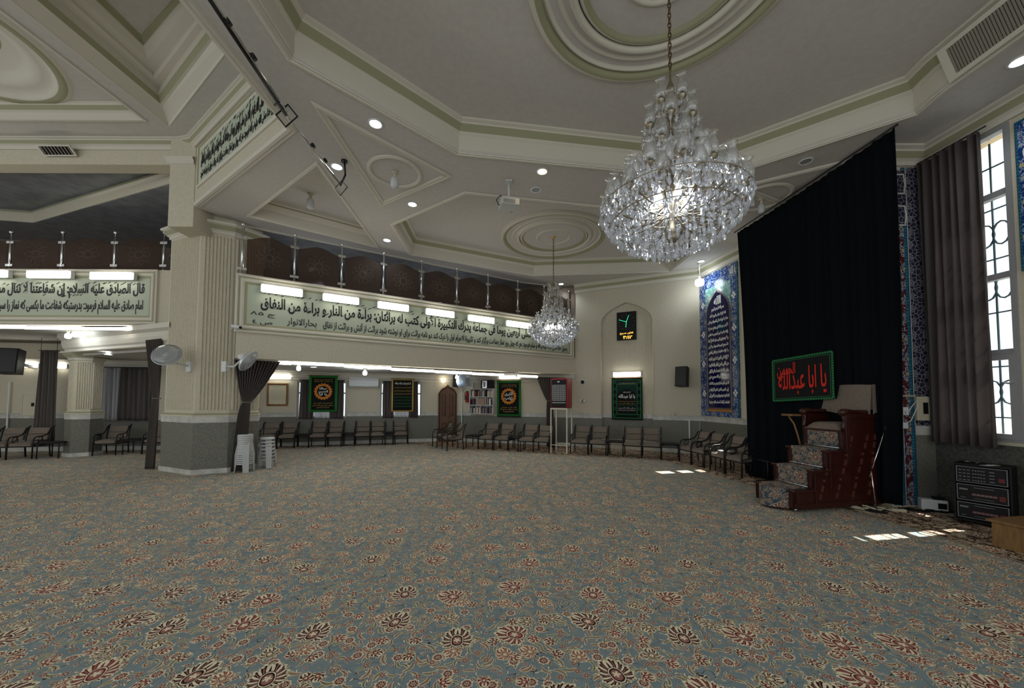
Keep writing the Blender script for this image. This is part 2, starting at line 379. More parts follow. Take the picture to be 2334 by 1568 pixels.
def tile_mat(name, ground, cols, sx=.2, rough=.18, ros=(2.4, .11, 8), small=(7.0, .035), axes='xz', vine=None):
    m = mat(name, ground, rough, spec=.5); g = NG(m); tc = g.n('ShaderNodeTexCoord'); x, y, z = g.xyz(tc.outputs['Object'])
    v = g.vec(x if 'x' in axes else y, z)
    base = g.mix(g.noise(v, 9, 3), tuple(.7 * c for c in ground[:3]) + (1,), tuple(1.4 * c for c in ground[:3]) + (1,))
    base = g.vines(base, v, 9, .022, vine or cols[1]); base = g.leaf(base, v, 16, .9, .028, .009, 8.0, (cols[0], cols[1], cols[1], cols[0]), .8)
    base = g.rosette(base, v, small[0], .8, small[1], 6, [(0, cols[2]), (.3, cols[0]), (.6, cols[1]), (.85, cols[0])], .2, .8)
    base = g.rosette(base, v, ros[0], .25, ros[1], ros[2], [(0, cols[2]), (.22, cols[0]), (.34, ground), (.62, cols[0]), (.74, cols[1]), (.9, cols[0])], .25)
    br = g.n('ShaderNodeTexBrick'); g.put(br.inputs['Vector'], v); br.offset = 0; br.inputs['Scale'].default_value = 1; br.inputs['Brick Width'].default_value = sx; br.inputs['Row Height'].default_value = sx; br.inputs['Mortar Size'].default_value = .0025
    base = g.mix(br.outputs['Fac'], base, srgb(150, 160, 165)); g.put(g.p.inputs['Base Color'], base); return m
def brick_mat(name, c1, c2, grout, w, h, axes='xz', rough=.25, mortar=.004):
    m = mat(name, c1, rough); g = NG(m); tc = g.n('ShaderNodeTexCoord'); x, y, z = g.xyz(tc.outputs['Object'])
    br = g.n('ShaderNodeTexBrick'); g.put(br.inputs['Vector'], g.vec(x if 'x' in axes else y, z)); br.offset = .0; br.inputs['Scale'].default_value = 1; br.inputs['Brick Width'].default_value = w; br.inputs['Row Height'].default_value = h; br.inputs['Mortar Size'].default_value = mortar
    br.inputs['Color1'].default_value = c1; br.inputs['Color2'].default_value = c2; br.inputs['Mortar'].default_value = grout
    g.put(g.p.inputs['Base Color'], br.outputs['Color']); return m
def lattice_mat(name, ground, line):
    m = mat(name, ground, .25); g = NG(m); tc = g.n('ShaderNodeTexCoord'); x, y, z = g.xyz(tc.outputs['Object']); v = g.vec(x, z)
    base = g.vines(ground, v, 16, .05, line, .02); base = g.rosette(base, v, 5, .0, .06, 10, [(0, line), (.25, ground), (.5, line), (.6, ground), (.85, line)], .2, 1, line)
    g.put(g.p.inputs['Base Color'], base); return m
def cloth_mat(name, col, thin=.25, rough=.9):            # cloth that lets some light through
    m = mat(name, col, rough, spec=.15); nt = m.node_tree; p = nt.nodes['Principled BSDF']; out = nt.nodes['Material Output']
    t = nt.nodes.new('ShaderNodeBsdfTranslucent'); t.inputs[0].default_value = col; mx = nt.nodes.new('ShaderNodeMixShader'); mx.inputs[0].default_value = thin
    nt.links.new(p.outputs[0], mx.inputs[1]); nt.links.new(t.outputs[0], mx.inputs[2]); nt.links.new(mx.outputs[0], out.inputs[0]); return m
def clear_mat(name, tint, gloss, grough=.05, body=0.0, bodycol=(1, 1, 1, 1)):        # thin clear glass: tinted see-through + sheen (+ some milkiness)
    m = bpy.data.materials.new(name); m.use_nodes = True; nt = m.node_tree; nt.nodes.clear(); out = nt.nodes.new('ShaderNodeOutputMaterial')
    t = nt.nodes.new('ShaderNodeBsdfTransparent'); t.inputs[0].default_value = tint; gl = nt.nodes.new('ShaderNodeBsdfGlossy'); gl.inputs['Roughness'].default_value = grough
    mx = nt.nodes.new('ShaderNodeMixShader'); lw = nt.nodes.new('ShaderNodeLayerWeight'); lw.inputs[0].default_value = gloss
    nt.links.new(lw.outputs['Facing' if gloss > .5 else 'Fresnel'], mx.inputs[0]); nt.links.new(t.outputs[0], mx.inputs[1]); nt.links.new(gl.outputs[0], mx.inputs[2]); last = mx.outputs[0]
    if body:
        d = nt.nodes.new('ShaderNodeBsdfDiffuse'); d.inputs[0].default_value = bodycol; tl = nt.nodes.new('ShaderNodeBsdfTranslucent'); tl.inputs[0].default_value = bodycol
        m1 = nt.nodes.new('ShaderNodeMixShader'); m1.inputs[0].default_value = .5; nt.links.new(d.outputs[0], m1.inputs[1]); nt.links.new(tl.outputs[0], m1.inputs[2])
        m2 = nt.nodes.new('ShaderNodeMixShader'); m2.inputs[0].default_value = body; nt.links.new(last, m2.inputs[1]); nt.links.new(m1.outputs[0], m2.inputs[2]); last = m2.outputs[0]
    nt.links.new(last, out.inputs[0]); return m
def wood_mat(name, c1, c2, rough=.35, scale=3.0):
    m = mat(name, c1, rough, spec=.4); g = NG(m); tc = g.n('ShaderNodeTexCoord'); mp = g.n('ShaderNodeMapping'); g.put(mp.inputs[0], tc.outputs['Object']); mp.inputs['Scale'].default_value = (scale * 6, scale * 6, scale)
    nz = g.noise(mp.outputs[0], 2.2, 8); g.put(g.p.inputs['Base Color'], g.ramp(nz, [(.3, c1), (.7, c2)], False)); return m

CEIL = mat('ceiling_plaster', srgb(203, 198, 192), .85, noise=srgb(197, 192, 186), bump=.02, nscale=14)
WALLM = mat('wall_plaster', srgb(206, 198, 178), .8, noise=srgb(197, 189, 168), bump=.08, nscale=25)
MOULD = mat('moulding_plaster', srgb(212, 206, 192), .7, bump=.03, nscale=30)
GREEN = mat('olive_painted_moulding', srgb(158, 156, 126), .7)
STONE = mat('grey_green_stone', srgb(124, 123, 112), .45, noise=srgb(94, 94, 86), nscale=45)
MARBLE = mat('white_marble', srgb(205, 204, 196), .35, noise=srgb(176, 175, 170), nscale=5)
DARKC = mat('dark_gallery_ceiling', srgb(150, 152, 156), .35, noise=srgb(128, 130, 134), nscale=4)
GALWALL = mat('gallery_wall', srgb(118, 104, 92), .8)
CARPET = carpet_mat('floral_carpet', srgb(131, 146, 150))
BORDERC = carpet_mat('dark_border_carpet', srgb(78, 52, 46))
PANELG = mat('pale_green_panel', srgb(184, 192, 172), .7)
INK = mat('black_lettering', srgb(22, 26, 28), .5)
CHROME = mat('steel', (.75, .75, .75), .2, 1.0)
BLACKM = mat('black_metal', srgb(24, 22, 22), .45)
BLACKP = mat('black_plastic', srgb(13, 13, 14), .5, spec=.25)
WHITEP = mat('white_plastic', srgb(215, 217, 216), .4)
GREYP = mat('grey_white_plastic', srgb(196, 198, 198), .4)
BEIGEP = mat('beige_plastic', srgb(190, 182, 158), .5)
CHAIRF = mat('brown_chair_cushion', srgb(128, 117, 104), .95, noise=srgb(108, 98, 88), nscale=60, bump=.2)
CURT = cloth_mat('dark_grey_curtain', srgb(98, 92, 88), .12)
CURTW = cloth_mat('window_curtain', srgb(116, 108, 106), .48)
SHEER = cloth_mat('white_sheer', srgb(225, 225, 228), .5)
VELVET = mat('black_velvet', srgb(12, 16, 21), .95, spec=.1)
BROWNG = clear_mat('brown_glass', (.52, .46, .42, 1), .12, .06, .24, srgb(150, 130, 118))
ETCH = mat('etched_line', srgb(112, 98, 90), .5)
PANE = clear_mat('window_glass', (.97, .99, 1, 1), .08, .02)
CRYSTAL = clear_mat('crystal', (.97, .98, 1.0, 1), .62, .04, .22, (.95, .97, 1, 1))
SHADEG = clear_mat('blown_glass', (.95, .96, .96, 1), .66, .08, .12, (1, 1, .98, 1))
BRASSD = mat('aged_brass', (.34, .29, .21), .35, .85)
BRASS = mat('brass', (.72, .50, .20), .28, 1.0)
TUBE = lamp_mat('fluorescent', (1.0, .97, .86), 9.0)
LED = lamp_mat('led_white', (.82, .93, 1.0), 30.0)
AMBER = lamp_mat('led_amber', (1.0, .72, .30), 22.0)
BULB = lamp_mat('chandelier_bulb', (.88, .93, 1.0), 40.0)
WOODR = wood_mat('red_brown_wood', srgb(66, 27, 20), srgb(44, 17, 14), .3)
WOODD = wood_mat('carved_door_wood', srgb(104, 66, 36), srgb(70, 42, 22), .4)
WOODL = wood_mat('light_wood', srgb(138, 104, 62), srgb(112, 82, 46), .5)
WOODG = wood_mat('gilt_frame_wood', srgb(140, 100, 48), srgb(96, 64, 28), .4)
GREENF = mat('green_cloth', srgb(34, 118, 48), .9)
DGREEN = mat('dark_green_cloth', srgb(14, 50, 42), .9)
BLACKF = mat('black_cloth', srgb(17, 17, 18), .95)
ORANGE = mat('orange_cloth', srgb(214, 132, 48), .9)
GOLDF = mat('gold_thread', srgb(190, 160, 80), .7)
WHITEF = mat('white_thread', srgb(226, 226, 220), .8)
REDF = mat('red_thread', srgb(214, 44, 32), .8)
EMBG = mat('green_embroidery', srgb(38, 118, 70), .8)
REDM = mat('red_paint', srgb(158, 34, 32), .35)
# ------------------------------------------------------------------ the building
H = 5.5                                                # main lower ceiling
ZLB, ZLT = 3.27, 4.56
ZF0, ZF1, ZP = 2.43, 4.2, 2.97                         # gallery front: underside, top, foot of the inscription
WL = Wall((-17.0, 8.5), (-7.45, 8.5))                  # gallery front, left of the pillar
WF = Wall((-5.75, 7.65), (2.15, 12.6))                # gallery front, right of the pillar
WA2 = Wall((-17.0, 10.6), (-9.8, 11.6))
WA = Wall((-9.8, 11.6), (-2.95, 13.85))
WD = Wall((-2.95, 13.85), (-2.0, 13.95))
WB = Wall((-2.0, 13.95), (2.15, 12.6))
WN = Wall((2.15, 12.6), (5.6, 10.95))
WT = Wall((5.6, 10.95), (6.05, 8.15))
WR = Wall((6.40, 5.62), (6.52, 2.6))
RW = Wall((6.52, 2.6), (6.6, -3.5))

def frame_obj(mb, name, mats, W, kind='structure', s=0.0, z=0.0, off=0.0, **k):
    o = mb.build(name, mats, **k); x, y = W.pt(s, off); o.location = (x, y, z); o.rotation_euler = (0, 0, W.ang)
    if kind: o['kind'] = kind
    return o
def plate(mb, poly, holes, y0, y1, mat=0):
    loops = [[Vector((a, b, 0)) for a, b in p] for p in [poly] + list(holes)]; flat = [p for l in loops for p in l]; n = len(flat)
    tri = tessellate_polygon(loops); vs = [(p.x, y0, p.y) for p in flat] + [(p.x, y1, p.y) for p in flat]
    mb.add(vs, [tuple(t) for t in tri], mat); mb.add(vs, [tuple(n + k for k in t[::-1]) for t in tri], mat); b = 0
    for l in loops:
        k = len(l); mb.add(vs, [(b + i, b + (i + 1) % k, n + b + (i + 1) % k, n + b + i) for i in range(k)], mat); b += k
def rect(a, b, c, d): return [(a, c), (b, c), (b, d), (a, d)]
def wall(name, W, z1, holes=(), thick=.14, s0=0.0, s1=None, mats=None, z0=0.0):
    mb = MB(); plate(mb, rect(s0, W.L if s1 is None else s1, z0, z1), holes, 0, thick); return frame_obj(mb, name, mats or [WALLM], W)
NTRIM = [0]
def trim(mb, mats, W=None):
    NTRIM[0] += 1
    if W is None: o = mb.build('trim_%d' % NTRIM[0], mats); o['kind'] = 'structure'; return o
    return frame_obj(mb, 'trim_%d' % NTRIM[0], mats, W)
def dado(W, spans, zt=1.11, zb=.97, low=None):
    mb = MB()
    for a, b in spans:
        mb.box(a, b, -.02, 0, .12, zb, 0); mb.box(a, b, -.03, 0, zb, zt, 1); mb.box(a, b, -.035, 0, 0, .12, 1); mb.box(a, b, -.045, 0, zt - .02, zt, 1)
    for a, b, t in (low or []):
        mb.box(a, b, -.02, 0, .12, t, 0); mb.box(a, b, -.035, 0, 0, .12, 1)
    trim(mb, [STONE, MARBLE], W)

# floor
mb = MB(); mb.add([(-18, -3.6, 0), (8, -3.6, 0), (8, 15.2, 0), (-18, 15.2, 0)], [(0, 1, 2, 3)])
o = mb.build('floor', [CARPET]); o['kind'] = 'structure'
edge = [fl(*p) for p in ((585, 1026), (760, 1018), (930, 1011), (1060, 1024), (1260, 1036), (1400, 1043), (1512, 1049), (1669, 1095), (2000, 1181), (2178, 1234), (2334, 1284))]
mb = MB(); poly = edge + [(5.3, 1.0), (6.3, 1.0), (6.2, 5.6), (5.9, 9.0), (5.55, 10.9), (2.15, 12.55), (-2.0, 13.85), (-2.95, 13.75), (-9.8, 11.55)]
mb.slab(poly, .002, .005); o = mb.build('floor_border', [BORDERC]); o['kind'] = 'structure'
mb = MB(); ep = [Vector(p) for p in edge]; mb.sweep([(-.02, .0055), (.02, .0055)], [p[:] for p in edge], closed=False); o = mb.build('floor_border_edge', [mat('border_edge', srgb(150, 140, 120), .9)]); o['kind'] = 'structure'

# ceilings -----------------------------------------------------------
def zc(pts, z): return [tuple(at_z(a, b, z)[:2]) for a, b in pts]
def ccw(p): return p if sum(p[i - 1][0] * p[i][1] - p[i][0] * p[i - 1][1] for i in range(len(p))) > 0 else p[::-1]
oA, oB, oC, oE, oF = zc([(668, 130), (1045, 345), (1631, 404), (2085, 255), (2150, 188)], H)
oE = (oE[0], oE[1]); xr = 5.36; xl = (oA[0])
COF1 = ccw([oA, oB, oC, oE, (xr, oE[1] - .35), (xr, 2.2), (3.6, .5), (-.85, .9), (xl, 2.5)])
COF2 = ccw(zc([(899, 512), (1063, 442), (1385, 475)], H) + [(3.75, 7.35)] + zc([(1685, 490), (1587, 567), (1525, 617), (1216, 626), (938, 578)], H))
TREC = ccw(zc([(722, 378), (572, 492), (858, 562)], H))
s_hi = zc([(553, 512), (1195, 643)], H)
sof = [(-3.26, -3.5), (6.7, -3.5), (6.7, 5.9), (5.75, 11.1), (2.2, 12.8)] + [s_hi[1], s_hi[0]] + zc([(440, 470), (655, 293)], H)
sof[-1] = (-3.26, sof[-1][1])
mb = MB(); mb.slab(ccw(sof), H, H + .06, [COF1, COF2, TREC]); o = mb.build('ceiling', [CEIL]); o['kind'] = 'structure'
def coffer(path, depth, scale=1.0, green=True):
    d = depth; k = scale
    pr = [(-.08 * k, H), (-.08 * k, H - .022 * k), (-.045 * k, H - .03 * k), (-.03 * k, H - .012), (-.01, H - .02), (0, H + .02), (.015, H + .03), (.015, H + d * .55), (.05 * k, H + d * .6), (.05 * k, H + d * .66), (.12 * k, H + d * .84), (.12 * k, H + d * .9), (.17 * k, H + d * .93), (.17 * k, H + d)]
    ms = [0] * 13; ms[9] = 1
    mb = MB(); mb.sweep(pr, path, True, ms); trim(mb, [MOULD, GREEN])
    mb = MB(); mb.slab(path, H + d - .002, H + d + .05); o = mb.build('ceiling_recess', [CEIL]); o['kind'] = 'structure'
coffer(COF1, .45); coffer(COF2, .42)
mb = MB(); mb.sweep([(-.06, H), (-.06, H - .02), (-.02, H - .025), (.006, H), (.006, H + .22), (.04, H + .24), (.09, H + .32), (.09, H + .35), (.13, H + .37), (.13, H + .4)], TREC, True, [0, 0, 0, 0, 0, 0, 1, 0, 0]); trim(mb, [MOULD, GREEN])
mb = MB(); mb.slab(TREC, H + .398, H + .45); o = mb.build('ceiling_recess', [CEIL]); o['kind'] = 'structure'
# flat triangular mouldings with a ring, left and right of the big recess
def tri_frame(pts, c, R):
    mb = MB(); p = ccw(pts); mb.sweep([(-.05, H), (-.05, H - .02), (-.025, H - .035), (0, H - .015), (.02, H - .03), (.05, H - .015), (.05, H)], p, True, 0)
    mb.sweep([(-.035, H), (-.035, H - .02), (0, H - .035), (.03, H - .02), (.03, H)], [(c[0] + R * cos(2 * pi * i / 48), c[1] + R * sin(2 * pi * i / 48)) for i in range(48)], True, 0); trim(mb, [MOULD])
cL = at_z(900, 392, H); cR = at_z(1738, 450, H)
tri_frame(zc([(728, 246), (1018, 400), (872, 463)], H), cL, .42)
tri_frame(zc([(1690, 425), (1935, 366), (1800, 470)], H), cR, .46)
# ceiling medallions
def medallion(c, z, R):
    k = R / 1.42; pr = []; ms = []
    for r0, r1, h, g in ((.40, .47, .03, 0), (.80, .90, .05, 1), (.90, 1.0, .075, 0), (1.06, 1.12, .03, 0), (1.20, 1.26, .045, 0), (1.27, 1.42, .07, 1)):
        for q, (r, hh) in enumerate(((r0, 0), (r0 + .012, h * .7), ((r0 + r1) / 2, h), (r1 - .015, h * .6), (r1, 0))):
            pr.append((r * k, -hh)); ms.append(1 if (g and q in (0, 1)) else 0)
    mb = MB(); mb.lathe(pr, 96, ms[:-1], (c[0], c[1], z)); trim(mb, [MOULD, GREEN])
CH1 = (1.52, 3.46); CH2 = (1.09, 9.7)
medallion(CH1, H + .449, 1.42); medallion(CH2, H + .419, 1.42)
# soffit edge over the gallery
mb = MB(); mb.sweep([(0, H), (.0, H - .02), (.05, H - .03), (.05, H + .02), (.12, H + .05), (.12, H + .25)], [s_hi[0], s_hi[1], (2.4, 12.95)], False, 0); trim(mb, [MOULD])
# gallery ceilings (dark) and roof
mb = MB(); mb.slab(ccw([(s_hi[0][0] - .5, s_hi[0][1]), (s_hi[0][0] + .0, s_hi[0][1] + .1), (s_hi[1][0], s_hi[1][1] + .1), (2.4, 13.0), (2.4, 13.9), (-2, 14.3), (-3, 14), (-9.9, 11.9), (-9.9, 10.5)]), H + .1, H + .2); o = mb.build('ceiling_gallery', [DARKC]); o['kind'] = 'structure'
mb = MB(); mb.slab([(-19, -3.8), (6.75, -3.8), (6.75, 15.4), (-19, 15.4)], 8.0, 8.2); o = mb.build('roof', [DARKC]); o['kind'] = 'structure'

# raised lantern ceiling, left
ZB, ZL = 6.4, 6.9
L0 = (-3.26, sof[-1][1]); L1 = sof[-2]; PT = (L1[0], L1[1])
WC = Wall(PT, L0)                                      # beam with inscription; seen from the lantern side
mb = MB(); mb.box(0, WC.L, 0, .25, H + .03, ZL + .05); frame_obj(mb, 'wall_beam', [WALLM], WC)
mb = MB(); mb.box(-.3, .0, -3.5, L0[1], H + .01, ZL + .1); o = mb.build('wall_beam_side', [CEIL]); o.location = (L0[0] + .3, 0, 0); o['kind'] = 'structure'
# edge beads on the soffit along the lantern
mb = MB(); mb.sweep([(-.01, H + .05), (-.01, H - .02), (.03, H - .025), (.05, H - .01), (.08, H - .02), (.1, H)], [L1, L0, (-3.26, -3.5)], False, 0); trim(mb, [MOULD])
mb = MB(); mb.box(-19, PT[0], 7.45, 7.75, ZB, ZL + .05); o = mb.build('wall_beam_left', [WALLM]); o['kind'] = 'structure'
# cornice all round
cpath = [(-19, 7.45), (PT[0] - .3, 7.45), (PT[0] - .02, PT[1]), (L0[0], L0[1]), (-3.26, -3.5)]
zz = ZL
mb = MB(); mb.sweep([(0, zz - .2), (-.03, zz - .2), (-.03, zz - .13), (-.07, zz - .11), (-.10, zz - .05), (-.10, zz - .03), (-.14, zz - .02), (-.14, zz)], cpath, False, [0, 0, 0, 1, 0, 0, 0]); trim(mb, [MOULD, GREEN])
# stepped triangular recess
a0 = at_z(385, 288, ZL); dv = (Vector(L0) - Vector(L1)).normalized()
ytop = 4.35; k = (a0.y - ytop) / -dv.y
T0 = ccw([(a0.x, a0.y), (a0.x, ytop), (a0.x + dv.x * k, ytop)])
steps = [(-.01, ZL - .004, 0), (.006, ZL - .004, 0), (.02, ZL + .02, 0), (.18, ZL + .12, 0), (.22, ZL + .12, 1), (.27, ZL + .2, 0), (.27, ZL + .34, 0), (.36, ZL + .34, 0), (.39, ZL + .37, 0), (.39, ZL + .42, 0), (.52, ZL + .44, 0), (.60, ZL + .52, 0), (.60, ZL + .54, 1), (.66, ZL + .6, 0), (.66, ZL + .62, 0)]
mb = MB(); mb.sweep([(a, b) for a, b, _ in steps], T0, True, [c for _, _, c in steps[:-1]]); trim(mb, [MOULD, GREEN])
mb = MB(); mb.slab(T0, ZL + .618, ZL + .66); o = mb.build('ceiling_recess', [CEIL]); o['kind'] = 'structure'
xb = a0.x - .32; yb = 6.85
PAN = [(-19, 1.5), (xb, 1.5), (xb, yb), (-19, yb)]
mb = MB(); mb.slab([(-20, -3.5), (-1.5, -3.5), (-1.5, 7.6), (-20, 7.6)], ZL, ZL + .05, [T0, PAN]); o = mb.build('ceiling_lantern', [CEIL]); o['kind'] = 'structure'
mb = MB(); mb.sweep([(-.04, ZL), (-.04, ZL - .02), (.006, ZL - .02), (.006, ZL + .12), (.05, ZL + .14), (.1, ZL + .2), (.1, ZL + .23), (.14, ZL + .25)], PAN, True, [0, 0, 0, 0, 1, 0, 0]); trim(mb, [MOULD, GREEN])
c = (-8.95, 5.35); ring = [(c[0] + 1.32 * cos(2 * pi * i / 72), c[1] + 1.32 * sin(2 * pi * i / 72)) for i in range(72)]
mb = MB(); mb.slab(PAN, ZL + .249, ZL + .3, [ring]); o = mb.build('ceiling_panel', [CEIL]); o['kind'] = 'structure'
z0 = ZL + .25
mb = MB(); mb.lathe([(1.5, 0), (1.44, -.03), (1.33, -.03), (1.3, 0), (1.24, .06), (1.15, .05), (1.0, .08), (.98, .2), (.9, .22), (.72, .3), (.6, .3), (.55, .36), (.001, .36)], 96, [0, 1, 0, 0, 0, 0, 0, 0, 0, 1, 0, 0], (c[0], c[1], z0)); trim(mb, [MOULD, GREEN])

# gallery over the left: dark ceiling, dropped edge beam
mb = MB(); mb.slab([(-19, 7.7), (-6.3, 7.7), (-6.3, 12.6), (-19, 12.6)], 6.62, 6.72); o = mb.build('ceiling_gallery_left', [DARKC]); o['kind'] = 'structure'
gb = [tuple(at_z(a, b, 6.3)[:2]) for a, b in ((-60, 498), (78, 508), (392, 418))]
mb = MB(); mb.sweep([(-.02, 6.62), (-.08, 6.58), (-.08, 6.53), (-.02, 6.50), (-.02, 6.3), (.3, 6.3)], gb, False, [0, 1, 0, 2, 2]); trim(mb, [MOULD, GREEN, WALLM])
mb = MB(); mb.slab(gb + [(-6.3, 12.6), (-19, 12.6)], 6.297, 6.31); o = mb.build('ceiling_gallery_drop', [DARKC]); o['kind'] = 'structure'

# gallery front, floor, ceilings under the gallery
mb = MB(); mb.box(0, WF.L + .05, 0, .22, ZF0, ZF1); frame_obj(mb, 'wall_gallery_front', [WALLM], WF)
mb = MB(); mb.box(0, WL.L, 0, .22, ZLB, ZLT); frame_obj(mb, 'wall_gallery_front_left', [WALLM], WL)
mb = MB(); mb.slab(ccw([(-5.45, 8.15), (2.1, 12.85), (-2.0, 14.15), (-3, 14.05), (-9.9, 11.7), (-8.9, 9.5), (-7.3, 8.4)]), 2.47, 2.55, top=1); o = mb.build('ceiling_under_gallery', [CEIL, GALWALL]); o['kind'] = 'structure'
colx, coly = at_z(163, 1041, 0)[:2]
mb = MB(); mb.slab(ccw([(-17, 8.6), (-7.2, 8.6), (colx, coly + .2), (colx - .9, 12), (-17, 10.9)]), 3.27, 3.33, top=1); o = mb.build('ceiling_under_gallery_left', [CEIL, GALWALL]); o['kind'] = 'structure'
mb = MB(); mb.slab(ccw([(colx + .1, coly), (-7.2, 8.4), (-8.9, 9.5), (-9.9, 11.8), (colx - .6, 11.5)]), 2.72, 2.78, top=1); o = mb.build('ceiling_under_gallery_middle', [CEIL, GALWALL]); o['kind'] = 'structure'
bm0, bm1 = Vector((colx, coly)), Vector((-7.45, 8.42)); bw = Wall(bm0, bm1)
mb = MB(); mb.box(-.1, bw.L, -.15, .2, 2.78, 3.28); mb.sweep([(-.15, 2.78), (-.19, 2.80), (-.19, 2.86), (-.23, 2.9), (-.26, 3.0), (-.26, 3.1), (-.34, 3.16), (-.34, 3.27)], [(-.1, 0), (bw.L, 0)], False, 1); frame_obj(mb, 'wall_beam_low', [WALLM, MOULD], bw)
mb = MB()
for W, z in ((WA, 2.47), (WD, 2.47), (WB, 2.47)):
    mb.sweep([(-.005, z - .26), (-.03, z - .26), (-.03, z - .2), (-.07, z - .17), (-.1, z - .08), (-.1, z - .05), (-.16, z - .03), (-.16, z)], [W.P, W.Q], False, 0)
trim(mb, [MOULD])
mb = MB(); mb.sweep([(-.005, 2.5), (-.03, 2.5), (-.03, 2.56), (-.07, 2.6), (-.1, 2.68), (-.12, 2.72)], [WA2.P, WA2.Q], False, 0); trim(mb, [MOULD])
mb = MB(); mb.slab(ccw([(-5.45, 8.15), (2.1, 12.85), (-2.0, 14.15), (-3, 14.05), (-9.9, 11.7), (-7.3, 8.4)]), 3.2, 3.3); mb.slab([(-17, 8.6), (-7.2, 8.6), (-9.9, 11.7), (-17, 10.9)], 3.4, 3.5); o = mb.build('floor_gallery', [GALWALL]); o['kind'] = 'structure'

# walls
def span(W, a, b, y=900): return W.hit(a, y)[0], W.hit(b, y)[0]
w1 = span(WA, 677, 790); w2 = span(WA, 867, 961); w0 = span(WA, 540, 583)
wall('wall_far_left', WA2, 6.4)
mb = MB(); mb.box(-17.3, -17.1, 6.0, 11, 0, 8.0); o = mb.build('wall_left', [WALLM]); o['kind'] = 'structure'
wall('wall_far', WA, 6.4, [rect(w0[0], w0[1], .93, 2.17), rect(w1[0], w1[1], .93, 2.17), rect(w2[0], w2[1], .93, 2.17)])
dado(WA, [(w0[1], w1[0]), (w1[1], w2[0]), (w2[1], WA.L)], low=[(0, w0[1], .93), (w1[0], w1[1], .93), (w2[0], w2[1], .93)])
dado(WA2, [(0, span(WA2, 0, 205)[1])], low=[(span(WA2, 0, 205)[1], WA2.L, .9)])
wall('wall_door', WD, 6.4)
wall('wall_far_right', WB, 6.4)
bk = span(WB, 1075, 1128)
dado(WB, [(0, bk[0]), (bk[1], WB.L)], low=[(bk[0], bk[1], .98)]); dado(WD, [(0, span(WD, 1000, 1040)[0]), (span(WD, 1000, 1041)[1], WD.L)])
# niche wall with its pointed arch recess
na, nb = WN.hit(1371, 850)[0], WN.hit(1487, 850)[0]; nt, nm = WN.hit(1427, 689), WN.hit(1371, 735)[1]
nm = (WN.hit(1375, 737)[1] + WN.hit(1483, 727)[1]) / 2; nc = (na + nb) / 2; ntz = nt[1]
def arch(a, b, zs, zt, n=8):
    c = (a + b) / 2; up = [(b - (b - c) * (1 - cos(i / n * pi / 2)) if False else c + (b - c) * (1 - (i / n) ** 1.55), zs + (zt - zs) * (1 - (1 - i / n) ** 1.5) * .0 + (zt - zs) * (i / n) ** .72) for i in range(n + 1)]
    return up + [(2 * c - x, z) for x, z in up[-2::-1]]
nich = [(na, .3), (nb, .3)] + arch(na, nb, nm, ntz)
wall('wall_niche', WN, H + .2, [nich])
mb = MB(); plate(mb, rect(na - .05, nb + .05, .25, ntz + .05), [], .10, .13); frame_obj(mb, 'wall_niche_back', [WALLM], WN)
mb = MB(); mb.vsweep([(-.05, 0), (-.05, .012), (-.02, .02), (0, .0)], nich, True, 0); trim(mb, [WALLM], WN)
dado(WN, [(0, na), (nb, WN.L)])
mb = MB(); mb.box(na, nb, .08, .1, .3, 1.0, 0); mb.box(na, nb, .07, .1, 1.0, 1.14, 1); trim(mb, [STONE, MARBLE], WN)
# tiled wall with a tall window behind the black drape, then the block behind the drape, then the window wall
ys = 8.68; sw = (10.95 - ys) / -WT.d.y
wall('wall_tiled', WT, 8.0, [rect(sw - .125, sw + .125, 2.75, 3.55), rect(sw - .125, sw + .125, 3.62, 4.38), rect(sw - .125, sw + .125, 4.44, 5.3)])
dado(WT, [(0, WT.L - .3)])
mb = MB(); mb.slab([(5.72, 5.62), (7.3, 5.62), (7.3, 8.15), (5.72, 8.15)], 0, 8.0); o = mb.build('wall_block', [WALLM]); o['kind'] = 'structure'
wa, wb = WR.hit(2140, 600)[0], WR.hit(2317, 600)[0]
WZ0, WZ1 = 1.07, 5.22
wall('wall_right', WR, 8.0, [rect(wa, wb, WZ0, WZ1)], .12)
wall('wall_right_front', RW, 8.0, thick=.14)
mb = MB(); mb.box(0, WR.L, -.02, 0, .12, WZ0 - .05); mb.box(0, WR.L, -.03, 0, 0, .12); trim(mb, [mat('dark_granite', srgb(92, 92, 84), .5, noise=srgb(66, 68, 62), nscale=30)], WR)
# upper cornice along niche wall, tiled wall, block and window wall
cz = H
cp = [(-.005, cz - .26), (-.03, cz - .26), (-.03, cz - .2), (-.07, cz - .17), (-.10, cz - .08), (-.10, cz - .05), (-.16, cz - .03), (-.16, cz)]
mb = MB(); mb.sweep(cp, [WN.P, WN.Q, WT.Q], False, [0, 0, 0, 1, 0, 0, 0]); mb.sweep(cp, [(5.72, 8.1), (5.72, 5.62), (6.40, 5.62)], False, [0, 0, 0, 1, 0, 0, 0]); mb.sweep(cp, [WR.P, WR.Q], False, [0, 0, 0, 1, 0, 0, 0]); trim(mb, [MOULD, GREEN])

